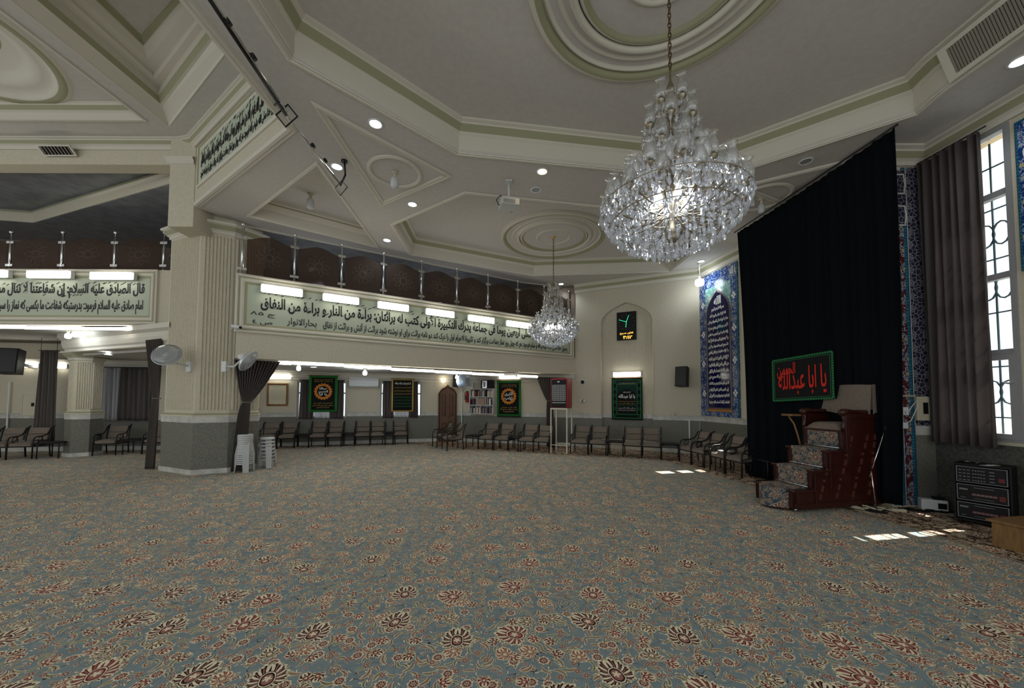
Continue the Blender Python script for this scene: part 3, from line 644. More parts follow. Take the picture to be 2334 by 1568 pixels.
# the big pillar
pv = [at_z(360, 1072, 0)[:2], at_z(433, 1083, 0)[:2], at_z(517, 1077, 0)[:2]]
pv = [Vector(p) for p in pv]; back = Vector((-.05, 1.0))
pil = [pv[0], pv[1], pv[2], pv[2] + Vector((.28, .55)), pv[2] + Vector((-.1, 1.15)), pv[0] + Vector((.25, .75))]
pil = ccw([tuple(p) for p in pil]); pc = sum((Vector(p) for p in pil), Vector((0, 0))) / len(pil)
def inset(p, d):
    out = []
    for i in range(len(p)):
        a, b, c = Vector(p[i - 1]), Vector(p[i]), Vector(p[(i + 1) % len(p)]); n1 = (b - a).normalized(); n2 = (c - b).normalized(); n1 = Vector((-n1.y, n1.x)); n2 = Vector((-n2.y, n2.x)); m = n1 + n2
        out.append(tuple(b + m * d / max(.3, m.dot(n1))))
    return out
def pillar(name, base, h_base, z_st, z_mb, z_sh, z_top, ribs, cap=True):
    mb = MB(); mb.slab(base, 0, h_base, mat=1); mb.slab(inset(base, .02), h_base, z_st, mat=2); mb.slab(inset(base, .01), z_st, z_mb, mat=1)
    mb.sweep([(.01, z_mb), (.0, z_mb), (0, z_mb + .03), (.02, z_mb + .04), (.02, z_mb + .07), (.06, z_mb + .1)], base, True, [0, 0, 3, 3, 0])
    sh = inset(base, .05); mb.slab(sh, z_mb, z_top, mat=0); o = mb.build(name, [WALLM, MARBLE, STONE, GREEN]); o['kind'] = 'structure'
    mr = MB()
    for i in range(len(sh)):
        a, b = Vector(sh[i]), Vector(sh[(i + 1) % len(sh)]); d = (b - a); L = d.length; d.normalize(); n = Vector((d.y, -d.x)); m0 = .07 * min(1, L); nr = max(4, int((L - 2 * m0) / ribs)); w = (L - 2 * m0) / nr
        for j in range(nr):
            p = a + d * (m0 + w * (j + .12)); q = a + d * (m0 + w * (j + .88)); m = (p + q) / 2 + n * .026; e0, e1 = p + n * .0, q + n * .0; f0 = p * .75 + q * .25 + n * .024; f1 = p * .25 + q * .75 + n * .024
            mr.add([(v.x, v.y, z) for z in (z_mb + .14, z_sh) for v in (e0, f0, f1, e1)], [(0, 1, 5, 4), (1, 2, 6, 5), (2, 3, 7, 6), (4, 5, 6, 7), (3, 2, 1, 0)], 0)
    trim(mr, [WALLM])
    if cap:
        mc = MB(); z = z_sh; mc.sweep([(.05, z + .04), (.02, z + .06), (.02, z + .1), (-.02, z + .13), (-.06, z + .2), (-.06, z + .22), (-.1, z + .24), (-.1, z + .28), (.05, z + .3)], base, True, [0, 0, 0, 1, 1, 0, 0, 0]); trim(mc, [MOULD, GREEN])
pillar('pillar', pil, .1, 1.07, 1.2, 5.1, 6.4, .058)
cc = Vector((colx, coly)); sc_ = .27
col6 = ccw([tuple(cc + Vector(p)) for p in ((-.30, .02), (.04, -.10), (.32, .12), (.30, .5), (-.2, .5))])
pillar('column', col6, .1, 1.0, 1.14, 2.55, 2.8, .04)
# pilaster above the capital, left of the inscription beam
mb = MB(); mb.box(PT[0] - .45, PT[0] + .06, 7.34, 7.9, H - .45, ZL); mb.sweep([(0, 6.32), (-.04, 6.34), (-.04, 6.4), (-.07, 6.44), (-.07, 6.47), (0, 6.48)], [(PT[0] - .45, 7.8), (PT[0] - .45, 7.34), (PT[0] + .06, 7.34)], False, 1); o = mb.build('pilaster', [WALLM, MOULD]); o['kind'] = 'structure'
# gallery back walls already rise behind; dark wall face inside the gallery
mb = MB()
for W in (WA, WD, WB): mb.add([(*W.pt(0, .03), 3.0), (*W.pt(W.L, .03), 3.0), (*W.pt(W.L, .03), 5.7), (*W.pt(0, .03), 5.7)], [(0, 1, 2, 3)])
mb.add([(*WA2.pt(0, .03), 3.2), (*WA2.pt(WA2.L, .03), 3.2), (*WA2.pt(WA2.L, .03), 6.4), (*WA2.pt(0, .03), 6.4)], [(0, 1, 2, 3)])
o = mb.build('wall_gallery_inside', [GALWALL]); o['kind'] = 'structure'

# outdoor ground and a brick eave seen through the right window
mb = MB(); mb.add([(7, -8, -.3), (60, -8, -.3), (60, 40, -.3), (7, 40, -.3)], [(0, 1, 2, 3)]); o = mb.build('ground_outside', [mat('pale_paving', srgb(170, 172, 170), .9)]); o['kind'] = 'structure'
mb = MB(); mb.box(6.66, 6.9, 3.5, 6.4, 5.3, 5.42); o = mb.build('eave_outside', [brick_mat('yellow_brick', srgb(196, 166, 104), srgb(176, 146, 90), srgb(120, 100, 70), .2, .07)]); o['kind'] = 'structure'
# ------------------------------------------------------------------ inscriptions on the gallery front
def inscription(name, label, W, corners, lines, wood=MOULD):
    s0 = W.hit(*corners[0])[0]; s1 = W.hit(*corners[1])[0]; z1 = corners[2]; z0 = corners[3]
    t = on_wall(name, label, 'inscription panel', W, s0, z0, off=.0); L = s1 - s0; h = z1 - z0
    mb = MB(); mb.vsweep([(0, 0), (0, .05), (.03, .06), (.05, .04), (.08, .04), (.09, .055), (.12, .055), (.15, .03), (.2, .012)], rect(0, L, 0, h), True, [0, 0, 0, 1, 0, 0, 0, 1]); mb.build('frame', [wood, GREEN], t)
    mb = MB(); mb.box(.17, L - .17, -.012, 0, .17, h - .17); mb.build('board', [PANELG], t)
    for tx, a, b, c, d, bold, mk in lines:
        lettering('lettering', tx, INK, t, .17 + (L - .34) * a, .17 + (L - .34) * b, .17 + (h - .34) * c, .17 + (h - .34) * d, -.012, bold, .006, marks=mk)
    return t
zpan = [WF.hit(540.6, 637)[1], WF.hit(530, 754)[1]]
inscription('inscription_panel', 'long pale green inscription panel with black lettering right of the fluted pillar', WF, ((536, 700), (1306, 780), ZF1, ZP), [
    ('قال رسول الله: من صلی أربعین یوما فی جماعة یدرك التکبیرة الأولی کتب له برائتان: براءة من النار و براءة من النفاق', .03, .985, .36, .80, .03, 70),
    ('رسول خدا صلی الله علیه و آله و سلم فرمود: هر که چهل روز نماز جماعت برگزار کند و تکبیرة الاحرام اول را درک کند دو نامه برائت برای او نوشته شود برائت از آتش و برائت از نفاق', .165, .99, .0, .31, .02, 0),
    ('بحارالانوار', .085, .15, .05, .27, .01, 0), ('ج ۵۸', .01, .06, .21, .34, .01, 0), ('ص ٤', .015, .055, .02, .14, .01, 0)])
inscription('inscription_panel', 'pale green inscription panel with black lettering left of the fluted pillar', WL, ((-75, 700), (360, 700), ZLT, ZLB + .02), [
    ('قال الصادق علیه السلام: إن شفاعتنا لا تنال مستخفا', .03, .965, .46, .84, .03, 40),
    ('امام صادق علیه السلام فرمود: بدرستیکه شفاعت ما بکسی که نماز را سبک بشمارد', .03, .96, .06, .42, .02, 0)])
c0 = WC.hit(446, 450)[0]; zc0, zc1 = H + .36, ZL - .36
t = on_wall('inscription_panel', 'slanted inscription panel with dense black lettering high on the beam above the pillar', 'inscription panel', WC, .28, H + .28)
Lc = WC.L - .5; hc = ZL - .27 - (H + .28)
mb = MB(); mb.vsweep([(0, 0), (0, .03), (.03, .04), (.06, .02), (.08, .025), (.1, .008)], rect(0, Lc, 0, hc), True, [0, 0, 1, 0, 0]); mb.build('frame', [MOULD, GREEN], t)
mb = MB(); mb.box(.09, Lc - .09, -.008, 0, .09, hc - .09); mb.build('board', [PANELG], t)
lettering('lettering', 'قال رسول الله صلی الله علیه و آله: من صلی أربعین یوما فی جماعة کتب له براءة من النار و براءة من النفاق', INK, t, .13, Lc - .13, hc * .42, hc - .14, -.008, .04, .005, marks=30)
lettering('lettering', 'رسول خدا صلی الله علیه و آله فرمود: هر که چهل روز نماز جماعت برگزار کند برائت برای او نوشته شود', INK, t, .13, Lc - .13, .12, hc * .4, -.008, .03, .005)

# ------------------------------------------------------------------ fluorescent lamps
def tube_lamp(W, px0, py0, px1, py1, label, group, off, height=.10, tubes=2):
    s0, za = W.hit(px0, py0, off); s1, zb = W.hit(px1, py1, off); z = (za + zb) / 2
    t = on_wall('fluorescent_lamp', label, 'fluorescent lamp', W, (s0 + s1) / 2, z, group, off); L = s1 - s0
    mb = MB(); mb.box(-L / 2 - .02, L / 2 + .02, .02, .098, -height * .45, height * .5); mb.build('housing', [WHITEP], t)
    mb = MB(); mb.box(-L / 2, L / 2, -.03, .03, -height / 2, height / 2 - .005); mb.build('diffuser', [TUBE], t, bevel=.012)
    return t
g = 'fluorescent lamps above the right inscription'
words = ['first', 'second', 'third', 'fourth', 'fifth', 'sixth', 'seventh', 'eighth', 'ninth', 'tenth', 'eleventh', 'twelfth', 'thirteenth']
for i, (a, b, c, d) in enumerate(((597, 659, 688, 665), (738, 679, 817, 684), (863, 696, 931, 701), (973, 711, 1035, 716), (1069, 725, 1126, 730), (1156, 737, 1212, 743))):
    tube_lamp(WF, a, b, c, d, 'lit fluorescent lamp above the right inscription, %s from the pillar' % words[i], g, .16, .17)
for i, (a, b, c, d) in enumerate(((207, 628, 301, 629), (63, 625, 157, 625), (-80, 623, 14, 624))):
    tube_lamp(WL, a, b, c, d, 'lit fluorescent lamp above the left inscription, %s from the pillar' % words[i], 'fluorescent lamps above the left inscription', .16, .17)
for i, (a, b, c, d) in enumerate(((668, 826, 783, 833), (786, 833, 891, 840), (894, 840, 989, 847), (992, 846, 1075, 851), (1078, 851, 1148, 855), (1180, 856, 1225, 859))):
    tube_lamp(WF, a, b, c, d, 'slim lit fluorescent tube under the gallery edge, %s from the pillar' % words[i], 'fluorescent tubes under the right gallery edge', -.26, .07)
for i, (a, b, c, d) in enumerate(((190, 748, 306, 750), (57, 746, 187, 748), (-75, 744, 54, 746))):
    tube_lamp(WL, a, b, c, d, 'slim lit fluorescent tube under the left gallery edge, %s from the pillar' % words[i], 'fluorescent tubes under the left gallery edge', -.1, .07)
tube_lamp(WA, 610, 858, 662, 858, 'lit wall lamp above the framed text', 'short wall lamps', .09, .15)
tube_lamp(WB, 1139, 858, 1184, 858, 'lit wall lamp above the green banner beside the bookshelf', 'short wall lamps', .1, .15)
tube_lamp(WN, 1398, 853, 1459, 853, 'lit wall lamp in the arched niche above the dark green banner', 'short wall lamps', .0, .15)
tube_lamp(WA2, 45, 832, 84, 832, 'lit wall lamp between the left speaker and the hanging curtain', 'short wall lamps', .09, .15)
tube_lamp(WA2, 124, 834, 149, 834, 'lit wall lamp between the hanging curtain and the small column', 'short wall lamps', .09, .15)
tube_lamp(WF, 636, 822, 664, 826, 'short lit lamp at the curtain end of the gallery edge', 'short wall lamps', -.45, .14)

# ------------------------------------------------------------------ ceiling lights
def downlight(px, py, z, label, m, power, col=(.85, .94, 1.0), group='recessed ceiling lights'):
    p = at_z(px, py, z); t = thing('ceiling_light', label, 'ceiling light', p, 0, group)
    mb = MB(); mb.lathe([(.10, -.001), (.105, -.012), (.09, -.018), (.075, -.012), (.075, -.001)], 24); mb.build('ring', [WHITEP], t)
    mb = MB(); mb.lathe([(.001, -.010), (.075, -.010)], 24); mb.build('diffuser', [m], t, fix=False)
    if power:
        ld = bpy.data.lights.new('ceiling_light', 'SPOT'); ld.energy = power; ld.color = col; ld.spot_size = 2.4; ld.spot_blend = .6; ld.shadow_soft_size = .07
        lo = bpy.data.objects.new('lamp_light', ld); COL.objects.link(lo); lo.parent = t; lo.location = (0, 0, -.03)
DULL = mat('unlit_lamp_glass', srgb(150, 150, 148), .3)
for px, py, lab in ((856, 281, 'bright white ceiling light beside the long side of the triangular moulding'), (768, 379, 'bright white ceiling light under the telescopic pole near its bracket'), (940, 465, 'bright white ceiling light below the tip of the triangular moulding'),
                    (882, 547, 'bright white ceiling light nearest the gallery opening'), (1441, 637, 'white ceiling light above the niche with the clock'), (1598, 595, 'white ceiling light above the tiled panel with the arch'), (1279, 647, 'white ceiling light behind the far chandelier'), (2326, 137, 'bright white ceiling light above the right window')):
    downlight(px, py, H - .001, lab, LED, 26)
downlight(1236, 390, H - .001, 'warm amber ceiling light between the two big recesses', AMBER, 10, (1, .75, .4))
downlight(1222, 432, H - .001, 'small unlit ceiling light below the amber one', DULL, 0)
downlight(1837, 367, H - .001, 'small unlit ceiling light above the black drape', DULL, 0)
for px, py, z, lab in ((247, 807, 2.72, 'tiny lit ceiling light behind the small column'), (832, 848, 2.47, 'tiny lit ceiling light under the gallery above the air conditioner'), (715, 836, 2.47, 'tiny lit ceiling light under the gallery above the first banner')):
    downlight(px, py, z - .001, lab, LED, 0)
def bulb_fixture(px0, py0, z, drop, label, lit=False, r=.055, ln=.16):
    p = at_z(px0, py0, z); t = thing('pendant_bulb', label, 'pendant lamp', p)
    mb = MB(); mb.lathe([(.001, 0), (.06, 0), (.06, -.02), (.03, -.04), (.001, -.04)], 16); mb.build('ceiling_rose', [BEIGEP], t)
    mb = MB(); mb.cyl((0, 0, -.03), (0, 0, -drop), .007, n=6); mb.build('cord', [WHITEP], t)
    mb = MB(); mb.lathe([(.001, -drop + .04), (.026, -drop + .04), (.026, -drop - .03), (.001, -drop - .03)], 12); mb.build('socket', [BEIGEP], t)
    mb = MB(); d = drop + .03; mb.lathe([(.022, -d), (r * .9, -d - .03), (r, -d - ln * .5), (r * .96, -d - ln * .85), (r * .7, -d - ln), (.001, -d - ln - .01)], 16); mb.build('bulb', [LEDS if lit else GREYP], t)
    if lit:
        ld = bpy.data.lights.new('pendant_bulb', 'POINT'); ld.energy = lit; ld.color = (.85, .94, 1); ld.shadow_soft_size = .06
        lo = bpy.data.objects.new('lamp_light', ld); COL.objects.link(lo); lo.parent = t; lo.location = (0, 0, -d - ln - .09)
LEDS = lamp_mat('led_bulb', (.86, .95, 1.0), 14.0)
bulb_fixture(900, 392, H, .06, 'white bulb lamp hanging inside the ring of the triangular moulding', r=.07, ln=.2)
bulb_fixture(708, 441, H + .4, .08, 'white bulb lamp hanging in the triangular recess near the pillar', r=.075, ln=.22)
bulb_fixture(1735, 452, H, .08, 'white bulb lamp in the ring above the black drape', r=.06, ln=.18)
bulb_fixture(1594, 600, H, .42, 'lit round pendant lamp in front of the tiled panel', lit=3, r=.12, ln=.2)
bulb_fixture(832, 840, 2.47, .03, 'lit bulb lamp under the gallery above the air conditioner', lit=10, r=.06, ln=.13)
bulb_fixture(681, 829, 2.47, .02, 'lit bulb lamp under the gallery beside the tied curtain', lit=8, r=.05, ln=.12)
bulb_fixture(1041, 852, 2.47, .02, 'lit bulb lamp under the gallery in front of the black speaker', lit=8, r=.05, ln=.12)
bulb_fixture(156, 752, 3.27, .05, 'lit bulb lamp under the left gallery beside the cornice', lit=3.5, r=.06, ln=.13)
bulb_fixture(172, 748, 3.27, .05, 'lit bulb lamp under the left gallery, right one of the pair beside the cornice', lit=3.5, r=.06, ln=.13)

# ------------------------------------------------------------------ chandeliers
def drop_mesh(r, l):
    mb = MB(); mb.lathe([(.0006, 0), (r * .45, -l * .1), (r, -l * .62), (r * .6, -l * .85), (.0006, -l)], 6, smooth=False); mb.ball((0, 0, .012), .009, 5, 4); return mb
def build_chandelier(x, y, label):
    t = thing('chandelier', label, 'chandelier', (x, y, 2.98), 0, 'crystal chandeliers')
    R = random.Random(5)
    # chain
    ch = MB(); ztop = 5.94 - 2.98; z = 1.78; k = 0
    while z < ztop:
        pts = [(.014 * cos(a) if k % 2 else 0, 0 if k % 2 else .014 * cos(a), z + .03 + .034 * sin(a)) for a in [2 * pi * i / 10 for i in range(10)]]
        ch.tube(pts, .0055, 5, closed=True); z += .05; k += 1
    ch.build('chain', [mat('dark_bronze', (.18, .13, .07), .4, .9)], t)
    rs = MB(); rs.lathe([(.001, ztop), (.09, ztop), (.07, ztop - .04), (.02, ztop - .06), (.001, ztop - .06)], 20); rs.build('ceiling_rose', [BRASS], t)
    st = MB(); st.lathe([(.002, .1), (.05, .12), (.07, .18), (.03, .25), (.025, .4), (.06, .48), (.09, .56), (.06, .64), (.025, .7), (.022, 1.0), (.05, 1.05), (.05, 1.12), (.02, 1.18), (.018, 1.5), (.04, 1.55), (.04, 1.62), (.012, 1.7), (.01, 1.8)], 14); st.build('stem', [BRASSD], t)
    tiers = [(4, .13, 1.46, .3), (6, .21, 1.24, .1), (7, .23, 1.02, .4), (7, .30, .82, .0), (10, .43, .70, .2), (12, .55, .57, .1), (14, .62, .46, .35)]
    shade = MB(); shade.lathe([(.020, 0), (.044, .025), (.054, .075), (.048, .12), (.031, .17), (.028, .195), (.040, .228), (.048, .236)], 14); sm = shade.mesh('glass_shade', [SHADEG])
    cup = MB(); cup.lathe([(.004, -.05), (.012, -.035), (.04, -.01), (.042, 0), (.022, .002), (.02, .03), (.001, .03)], 10); cm = cup.mesh('candle_cup', [BRASSD])
    dm = drop_mesh(.017, .085).mesh('crystal_drop', [CRYSTAL]); dbig = drop_mesh(.02, .11)
    drops = []
    for n, r, z, ph in tiers:
        for i in range(n):
            a = 2 * pi * (i + ph) / n; p = Vector((r * cos(a), r * sin(a), z)); ca, sa = cos(a), sin(a)
            am = MB(); zs = z - .12
            am.tube([(ca * r * f, sa * r * f, zs + h) for f, h in ((.08, .05), (.3, -.02), (.6, -.04), (.85, 0), (.97, .05), (1.0, .09))], [.007, .008, .008, .008, .007, .006], 6); arm = am.build('arm', [BRASSD], t)
            for me, nm, par in ((cm, 'candle_cup', arm), (sm, 'glass_shade', t)):
                o = link(nm, me, par); o.location = p; o.rotation_euler = (0, 0, a); o.scale = (1, 1, .86 if nm == 'glass_shade' else 1)
            for j in range(6):
                b = 2 * pi * j / 6 + a; drops.append((p + Vector((.055 * cos(b), .055 * sin(b), -.03 - .02 * (j % 2))), R.uniform(.75, 1.05)))
            for j in range(3):
                drops.append((Vector((ca * r * (.55 + .15 * j), sa * r * (.55 + .15 * j), zs - .05)), R.uniform(.8, 1.2)))
    for r, z, n in ((.655, .46, 44), (.62, .37, 48), (.565, .29, 46), (.50, .22, 42), (.43, .165, 38), (.35, .12, 30), (.27, .09, 24), (.19, .06, 18), (.11, .04, 10), (.04, .02, 4), (.001, .0, 1)):
        for i in range(n):
            a = 2 * pi * (i + R.random() * .5) / n; drops.append((Vector((r * cos(a), r * sin(a), z + R.uniform(-.015, .015) + .03)), R.uniform(.85, 1.25)))
    drops.sort(key=lambda d: d[0].y + .3 * abs(d[0].x) + .25 * d[0].z)
    for p, s in drops[:95]:
        o = link('crystal_drop', dm, t); o.location = p; o.scale = (s, s, s); o.rotation_euler = (0, 0, R.random() * 3)
    rest = MB()
    for p, s in drops[95:]:
        rest.add(*[(dd.v, dd.f) for dd in (dbig,)][0], 0, False, Matrix.Translation(p) @ Matrix.Rotation(R.random() * 3, 4, 'Z') @ Matrix.Scale(s * .8, 4))
    o = rest.build('crystal_drop', [CRYSTAL], t, 'mass of small clear crystal drops', kind='stuff', fix=False)
    bd = MB()
    for i in range(28):
        a = 2 * pi * i / 28; b = a + .22
        for p, q, sag in ((Vector((.40 * cos(a), .40 * sin(a), .72)), Vector((.655 * cos(b), .655 * sin(b), .52)), .10), (Vector((.30 * cos(a), .30 * sin(a), .42)), Vector((.56 * cos(b), .56 * sin(b), .34)), .08), (Vector((.655 * cos(a), .655 * sin(a), .50)), Vector((.655 * cos(b), .655 * sin(b), .50)), .09)):
            m = int((p - q).length / .026) + 3
            for j in range(m + 1):
                f = j / m; c = p.lerp(q, f) - Vector((0, 0, sag * 4 * f * (1 - f))); bd.ball(tuple(c), .0105, 5, 4)
    o = bd.build('bead_string', [CRYSTAL], t, 'swags of clear glass beads', kind='stuff', fix=False)
    rg = MB()
    for r, z in ((.655, .47), (.43, .66), (.30, .40), (.565, .32), (.40, .17)): rg.tube([(r * cos(2 * pi * i / 40), r * sin(2 * pi * i / 40), z) for i in range(40)], .006, 5, closed=True)
    rg.build('ring', [BRASSD], t)
    for a in (0.4, 1.4, 2.5, 3.6, 4.6, 5.6):
        mb = MB(); mb.lathe([(.001, -.05), (.025, -.03), (.034, 0), (.024, .035), (.012, .05), (.012, .08)], 10); o = mb.build('bulb', [BULB], t); o.location = (.17 * cos(a), .17 * sin(a), .50)
    ld = bpy.data.lights.new('chandelier', 'POINT'); ld.energy = 21; ld.color = (.78, .88, 1.0); ld.shadow_soft_size = .12
    lo = bpy.data.objects.new('lamp_light', ld); COL.objects.link(lo); lo.parent = t; lo.location = (0, 0, .44)
    return t
ch = build_chandelier(CH1[0], CH1[1], 'large crystal chandelier hanging nearest, in front of the black drape')
dup(ch, (CH2[0], CH2[1], 2.98), 0, 'smaller looking crystal chandelier hanging farther off in front of the inscription panel')

# ------------------------------------------------------------------ gallery railing
def railing(W, xs, zbase, h, label_post, label_pane, gpost, gpane, off=-.1):
    ss = [W.hit(x, 690 if W is WF else 570, off)[0] for x in xs]
    for i, s in enumerate(ss):
        t = on_wall('railing_post', '%s, %s from the pillar' % (label_post, words[i]), 'railing post', W, s, zbase, gpost, off)
        mb = MB(); mb.cyl((0, 0, 0), (0, 0, h - .05), .024, n=10); mb.lathe([(.001, 0), (.05, 0), (.05, .012), (.02, .03), (.001, .03)], 12); mb.build('post', [CHROME], t)
        mb = MB(); mb.ball((0, 0, h), .04, 12, 8); mb.build('ball_finial', [CHROME], t)
        for z in (.14, h * .74):
            mb = MB(); mb.box(-.085, .085, -.022, .022, z - .03, z + .03); mb.build('clamp', [CHROME], t, bevel=.006)
    for i in range(len(ss) - 1):
        a, b = sorted((ss[i], ss[i + 1])); a += .07; b -= .07; L = b - a
        t = on_wall('glass_panel', '%s, %s from the pillar' % (label_pane, words[i]), 'glass panel', W, (a + b) / 2, zbase + .05, gpane, off)
        top = [(-L / 2 + L * k / 14, h * .68 + .12 * sin(pi * k / 14) ** 1.5) for k in range(15)]
        mb = MB(); mb.prism([(-L / 2, 0), (L / 2, 0)] + top[::-1], -.005, .005); mb.build('pane', [BROWNG], t)
        mb = MB(); cz = h * .38; Rf = min(L * .3, h * .3)
        for k in range(10):
            a = 2 * pi * k / 10; d = Vector((cos(a), sin(a))); q = Vector((-d.y, d.x))
            for sg in (1, -1):
                mb.tube([(d.x * Rf * f + q.x * w * Rf * sg, -.008, cz + d.y * Rf * f + q.y * w * Rf * sg) for f, w in ((.3, .0), (.5, .12), (.75, .16), (.92, .07), (1, 0))], .003, 4, caps=False)
        mb.tube([(Rf * .28 * cos(2 * pi * k / 24), -.008, cz + Rf * .28 * sin(2 * pi * k / 24)) for k in range(24)], .004, 4, closed=True); mb.build('etched_flower', [ETCH], t)
railing(WF, (549, 669, 777, 873, 960, 1041, 1112, 1180, 1240, 1297), ZF1, 1.1, 'steel post of the right gallery railing', 'brown etched glass panel of the right gallery railing', 'posts of the right gallery railing', 'glass panels of the right gallery railing')
railing(WL, (374, 262, 142, 24, -95), ZLT, .93, 'steel post of the left gallery railing', 'brown etched glass panel of the left gallery railing', 'posts of the left gallery railing', 'glass panels of the left gallery railing')

# unseen point lights without fixtures, added to brighten the gallery behind the tinted glass
for i, (sx, so) in enumerate(((1.6, -1.3), (5.0, -1.5))):
    gx, gy = WF.pt(sx, so); ld = bpy.data.lights.new('gallery_fill', 'POINT'); ld.energy = 14; ld.color = (.85, .93, 1); ld.shadow_soft_size = .15
    lo = bpy.data.objects.new('gallery_fill_light', ld); COL.objects.link(lo); lo.location = (gx, gy, 4.0)
# ------------------------------------------------------------------ armchairs and side tables along the walls
def make_chair(label):
    t = thing('armchair', label, 'chair')
    w, d = .235, .26
    mb = MB(); n = 6
    mb.grid(lambda u, v: (-.215 + .43 * u, -.27 + .50 * v, .40 + .035 * (1 - (2 * u - 1) ** 4) * (1 - (2 * v - 1) ** 4) + .0), 8, 8); mb.box(-.215, .215, -.27, .23, .325, .402); mb.build('seat', [CHAIRF], t, bevel=.018)
    mb = MB()
    for z0, z1 in ((.44, .60), (.60, .775)):
        for p in ((z0, z1),):
            y0 = .20 + (z0 - .44) * .28; y1 = .20 + (z1 - .44) * .28
            mb.add([(x, y + dy, z) for z, y in ((z0 + .006, y0), (z1 - .004, y1)) for dy in (0, .07) for x in (-.205, .205)], [(0, 2, 3, 1), (4, 5, 7, 6), (0, 1, 5, 4), (1, 3, 7, 5), (3, 2, 6, 7), (2, 0, 4, 6)])
    mb.build('backrest', [CHAIRF], t, bevel=.02)
    mb = MB(); mb.tube([(-w, -.25, .315), (w, -.25, .315), (w, .22, .315), (-w, .22, .315)], .014, 6, closed=True); mb.build('seat_frame', [BLACKM], t)
    for s in (-1, 1):
        x = s * (w + .01)
        mb = MB(); mb.tube([(x, -.27, 0), (x, -.265, .42), (x, -.25, .50)], .016, 7); mb.build('leg', [BLACKM], t)
        mb = MB(); mb.tube([(x, .27, 0), (x, .235, .32), (x, .25, .5), (x, .30, .70), (x, .345, .80), (x, .375, .81)], .016, 7); mb.build('leg', [BLACKM], t)
        mb = MB(); mb.tube([(x, -.25, .49), (x, -.215, .545), (x, -.15, .565), (x, .02, .57), (x, .13, .59), (x, .20, .65), (x, .25, .74), (x, .30, .78)], .016, 7); mb.build('armrest', [BLACKM], t)
        mb = MB(); mb.tube([(x, -.26, .36), (x, -.12, .40), (x, -.02, .47), (x, .03, .565)], .009, 5); mb.tube([(x, -.05 + .075 * cos(a), .47 + .075 * sin(a)) for a in [2 * pi * i / 14 for i in range(14)]], .008, 5, closed=True); mb.build('scrollwork', [BLACKM], t)
    return t
def make_table(label):
    t = thing('side_table', label, 'side table')
    mb = MB(); mb.box(-.22, .22, -.24, .24, .405, .42); mb.build('tabletop', [BLACKP], t, bevel=.005)
    mb = MB(); mb.tube([(-.22, -.24, .395), (.22, -.24, .395), (.22, .24, .395), (-.22, .24, .395)], .013, 6, closed=True); mb.tube([(-.2, -.23, .33), (.2, -.23, .33), (.2, .23, .33), (-.2, .23, .33)], .009, 5, closed=True); mb.build('frame', [BLACKM], t)
    for x in (-.21, .21):
        for y in (-.23, .23):
            mb = MB(); mb.cyl((x, y, 0), (x, y, .4), .014, n=6); mb.build('leg', [BLACKM], t)
    return t
CH0 = TB0 = None
LA = Wall(fl(605, 1024), fl(913, 1013.5)); LB = Wall(fl(1090, 1024), fl(1240, 1033)); LN = Wall(fl(1320, 1036), fl(1483, 1046)); LT = Wall(fl(1551, 1053), fl(1645, 1079))
LL = Wall(fl(0, 1049), fl(227, 1041))
def seat(kind, L, px, label, rz=None, off=-.28, dz=1015):
    global CH0, TB0
    s = L.hit(px, dz)[0]; x, y = L.pt(s, off); a = L.ang if rz is None else rz
    if kind == 'c':
        if CH0 is None: CH0 = make_chair(label); CH0['group'] = 'armchairs along the walls'; CH0.location = (x, y, 0); CH0.rotation_euler = (0, 0, a); return CH0
        return dup(CH0, (x, y, 0), a, label)
    if TB0 is None: TB0 = make_table(label); TB0['group'] = 'side tables between the armchairs'; TB0.location = (x, y, 0); TB0.rotation_euler = (0, 0, a); return TB0
    return dup(TB0, (x, y, 0), a, label)
cb = 'brown cushioned black metal armchair '
seat('c', LA, 608, cb + 'along the window wall, first from the white stools'); seat('c', LA, 651, cb + 'along the window wall, second from the white stools')
seat('c', LA, 722, cb + 'under the green bordered window banner, left one of the pair'); seat('c', LA, 761, cb + 'under the green bordered window banner, right one of the pair')
seat('c', LA, 825, cb + 'below the air conditioner, left one of the two'); seat('c', LA, 860, cb + 'below the air conditioner, right one of the two')
seat('c', LA, 913, cb + 'standing alone below the second banner')
seat('t', LA, 686, 'dark side table between the first two pairs of armchairs on the window wall'); seat('t', LA, 792, 'dark side table between the armchair pairs left of the air conditioner'); seat('t', LA, 886, 'dark side table beside the single armchair below the second banner')
LDr = Wall(fl(1000, 1018), fl(1035, 1024))
seat('c', LDr, 1003, cb + 'in front of the carved door, farther one of the pair', rz=-pi / 2 + .5, off=-.1); seat('c', LDr, 1035, cb + 'in front of the carved door, nearer one of the pair', rz=-pi / 2 + .5, off=.05)
seat('c', LB, 1106, cb + 'below the bookshelf'); seat('c', LB, 1142, cb + 'below the green banner beside the bookshelf')
seat('c', LB, 1198, cb + 'left of the red cooler, farther from its stand'); seat('c', LB, 1233, cb + 'left of the red cooler, next to its stand')
seat('t', LB, 1074, 'dark side table below the bookshelf'); seat('t', LB, 1170, 'dark side table between the armchairs left of the red cooler')
seat('c', LN, 1320, cb + 'right of the red cooler, next to its stand'); seat('c', LN, 1361, cb + 'right of the red cooler, second from its stand')
seat('c', LN, 1441, cb + 'below the dark green banner, left one of the two'); seat('c', LN, 1484, cb + 'below the dark green banner, right one of the two')
seat('t', LN, 1402, 'dark side table below the arched niche between two pairs of armchairs'); seat('t', LN, 1527, 'dark side table in the corner below the tiled panel')
seat('c', LT, 1561, cb + 'below the tiled panel, farthest from the black drape'); seat('c', LT, 1588, cb + 'below the tiled panel, second farthest from the black drape')
